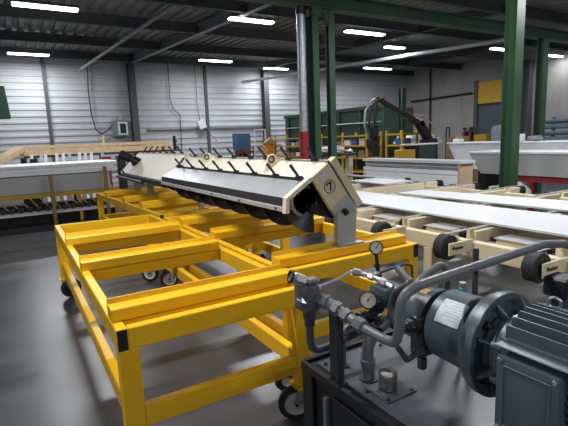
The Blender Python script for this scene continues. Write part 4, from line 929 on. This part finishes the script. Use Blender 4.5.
# right: long tapered wrapped packs on a red rail
t = thing('red_rack', 'red steel rack carrying the long grey panel packs at right', 'rack', (9.6, 4.5, 0))
for xx in (9.05, 10.6):
    bm = nb(); box(bm, (xx, 0.5, 0.64), (xx + 0.12, 6.0, 0.74)); obj('rail', bm, RED, t, False)
for yy in (1.0, 3.0, 5.3):
    for xx in (9.06, 10.61):
        bm = nb(); box(bm, (xx, yy, 0), (xx + 0.09, yy + 0.09, 0.64)); obj('leg', bm, RED, t, False)
    bm = nb(); box(bm, (9.17, yy, 0.65), (10.6, yy + 0.09, 0.73)); obj('cross_bar', bm, RED, t, False)
def tapered(name, x0, x1, y0, y1, dy, z0, z1, m, label):
    bm = nb()
    prism(bm, [(y0, z0), (y1 - dy, z0), (y1, z1 - 0.05), (y1, z1), (y0, z1)], 'x', x0, x1)
    single(name, bm, m, label, 'panel pack', smooth=False)
tapered('panel_pack', 9.0, 9.9, 0.2, 6.75, 0.28, 0.765, 1.20, PANG, 'long grey wrapped panel pack with a slanting end, resting on the red rack')
bm = nb(); box(bm, (8.97, 0.2, 1.202), (9.92, 6.78, 1.25), 0.008); single('cover_sheet', bm, PANW, 'white cover sheet on the grey panel pack above the red rack', 'sheet', smooth=False)
tapered('panel_pack', 10.15, 11.0, 0.2, 8.3, 0.35, 0.745, 1.385, PANW, 'taller pale panel pack standing behind the grey one at right')
bm = nb(); box(bm, (10.12, 0.2, 1.387), (11.03, 8.35, 1.425), 0.008); single('cover_sheet', bm, PANW, 'white cover sheet on the taller pale panel pack at right', 'sheet', smooth=False)
t = thing('support_trestle', 'dark trestle under the far end of the taller pale pack', 'trestle', (10.6, 7.3, 0))
bm = nb(); box(bm, (10.2, 7.2, 0), (10.95, 7.4, 0.743)); obj('block', bm, DKST, t, False)
WRAP = mat('clear_wrap', (0.45, 0.46, 0.48), 0.22, 0.1, var=0.4, scale=14, bump=0.8, bscale=18)
bm = nb(); lump(bm, (8.35, 5.35, 0.36), (0.40, 0.36, 0.36), 11, 4, 0.22); single('plastic_wrap', bm, WRAP, 'heap of crumpled clear wrap left of the thick green column', 'wrap')
# things on the packs and along the right wall
bm = nb(); box(bm, (10.3, 6.45, 1.427), (10.62, 6.85, 1.60), 0.015); single('white_box', bm, PANW, 'white box on the taller pack just right of the thick green column', 'box', smooth=False)
bm = nb(); box(bm, (10.3, 8.08, 1.427), (10.5, 8.3, 1.52), 0.015); single('white_box', bm, PANW, 'small white box on the far end of the taller pale pack', 'box', smooth=False)
bm = nb(); lump(bm, (10.55, 6.18, 1.49), (0.15, 0.17, 0.065), 21, 3, 0.2); single('grey_sack', bm, BLUEW, 'grey sack lying on the pack right of the white box', 'sack')
t = thing('panel_shelf', 'blue grey shelf of stacked panels at the far right', 'shelf', (16.4, 8.6, 0))
for zz in (1.30, 1.52, 1.74, 1.92):
    bm = nb(); box(bm, (16.0, 6.6, zz), (17.0, 9.35, zz + 0.10), 0.01); obj('panel', bm, BLUEW, t, False)
for yy in (6.6, 7.95, 9.25):
    for xx in (15.95, 16.95):
        bm = nb(); box(bm, (xx, yy, 0), (xx + 0.1, yy + 0.1, 2.1)); obj('post', bm, BLUE, t, False)
for zz in (1.24, 1.46, 1.68, 1.86):
    bm = nb(); box(bm, (16.05, 6.62, zz), (16.95, 9.33, zz + 0.05)); obj('bar', bm, BLUE, t, False)
def extinguisher(x, y, label):
    t = thing('fire_extinguisher', label, 'fire extinguisher', (x, y, 1.15), 'fire extinguishers on the concrete wall')
    bm = nb(); lathe(bm, (x, y, 1.15), (0, 0, 1), [(0, 0), (0, 0.10), (0.5, 0.10), (0.6, 0.04), (0.64, 0.04), (0.64, 0)], 16); obj('cylinder', bm, RED, t)
    bm = nb(); box(bm, (x - 0.05, y - 0.10, 1.80), (x + 0.05, y + 0.06, 1.92), 0.01); obj('valve_handle', bm, BLK, t, False)
    bm = nb(); tube(bm, [(x - 0.04, y - 0.1, 1.86), (x - 0.1, y - 0.16, 1.7), (x - 0.11, y - 0.1, 1.35)], 0.025, 8, 0.05); obj('hose', bm, BLK, t)
    bm = nb(); box(bm, (x, y - 0.05, 1.3), (XR, y + 0.05, 1.7)); obj('wall_bracket', bm, DKST, t, False)
extinguisher(20.28, 15.25, 'red fire extinguisher on the concrete wall nearest the yellow door')
extinguisher(20.28, 15.62, 'red fire extinguisher left of the one by the yellow door')
bm = nb(); box(bm, (18.6, 14.9, 0), (19.2, 15.38, 1.45), 0.02); single('carton', bm, BROWN, 'brown carton between the tan carton and the black hand truck', 'box', smooth=False)
t = thing('hand_truck', 'black hand truck with looped handle before the concrete wall', 'hand truck', (18.9, 15.52, 0))
bm = nb(); tube(bm, [(18.9, 15.43, 0.08), (18.9, 15.43, 1.95), (18.9, 15.62, 1.95), (18.9, 15.62, 0.08)], 0.035, 8, 0.08); obj('handle', bm, BLK, t)
bm = nb(); box(bm, (18.8, 15.40, 0.0), (19.1, 15.66, 0.08), 0.005); obj('toe_plate', bm, BLK, t, False)
bm = nb(); box(bm, (18.6, 14.4, 0), (19.1, 14.85, 1.5), 0.02); single('carton', bm, WOODD, 'tan carton by the brown carton before the concrete wall', 'box', smooth=False)
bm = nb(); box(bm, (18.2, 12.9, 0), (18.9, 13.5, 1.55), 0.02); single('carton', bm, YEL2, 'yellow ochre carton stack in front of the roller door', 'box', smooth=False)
bm = nb(); lathe(bm, (18.6, 12.5, 0), (0, 0, 1), [(0, 0), (0, 0.35), (1.75, 0.35), (1.9, 0.28), (1.95, 0)], 20); single('wrapped_roll', bm, BLUEW, 'pale blue wrapped roll standing before the roller door', 'roll')
bm = nb(); tube(bm, [(XR - 0.12, 19.4, 3.55), (XR - 0.12, 15.3, 3.62)], 0.05, 10); tube(bm, [(XR - 0.12, 19.4, 3.55), (XR - 0.02, 19.4, 3.55)], 0.05, 8)
single('wall_pipe', bm, DKST, 'dark pipe along the concrete wall left of the yellow door', 'pipe')
bm = nb(); tube(bm, [(XR - 0.1, 18.0, zr(18)), (XR - 0.1, 18.0, 1.2)], 0.05, 8); single('wall_pipe', bm, DKST, 'dark upright pipe on the concrete wall behind the lifter arm', 'pipe')
bm = nb(); lathe(bm, (3.0, 5.2, 1.5), (0, 0, 1), [(0, 0), (0, 0.01), (0.01, 0)], 6); bm.free()

# ------------------------------------------------------------------ world and look
w = bpy.data.worlds.new('world'); SC.world = w; w.use_nodes = True
w.node_tree.nodes['Background'].inputs['Color'].default_value = (0.75, 0.82, 0.9, 1); w.node_tree.nodes['Background'].inputs['Strength'].default_value = 0.1
SC.view_settings.view_transform = 'Standard'; SC.view_settings.look = 'None'; SC.view_settings.gamma = 1.0
SC.view_settings.use_curve_mapping = False
SC.view_settings.exposure = 0.1
SC.cycles.max_bounces = 6; SC.cycles.diffuse_bounces = 4; SC.cycles.glossy_bounces = 4
SC.cycles.use_denoising = True
SC.cycles.sample_clamp_indirect = 6.0
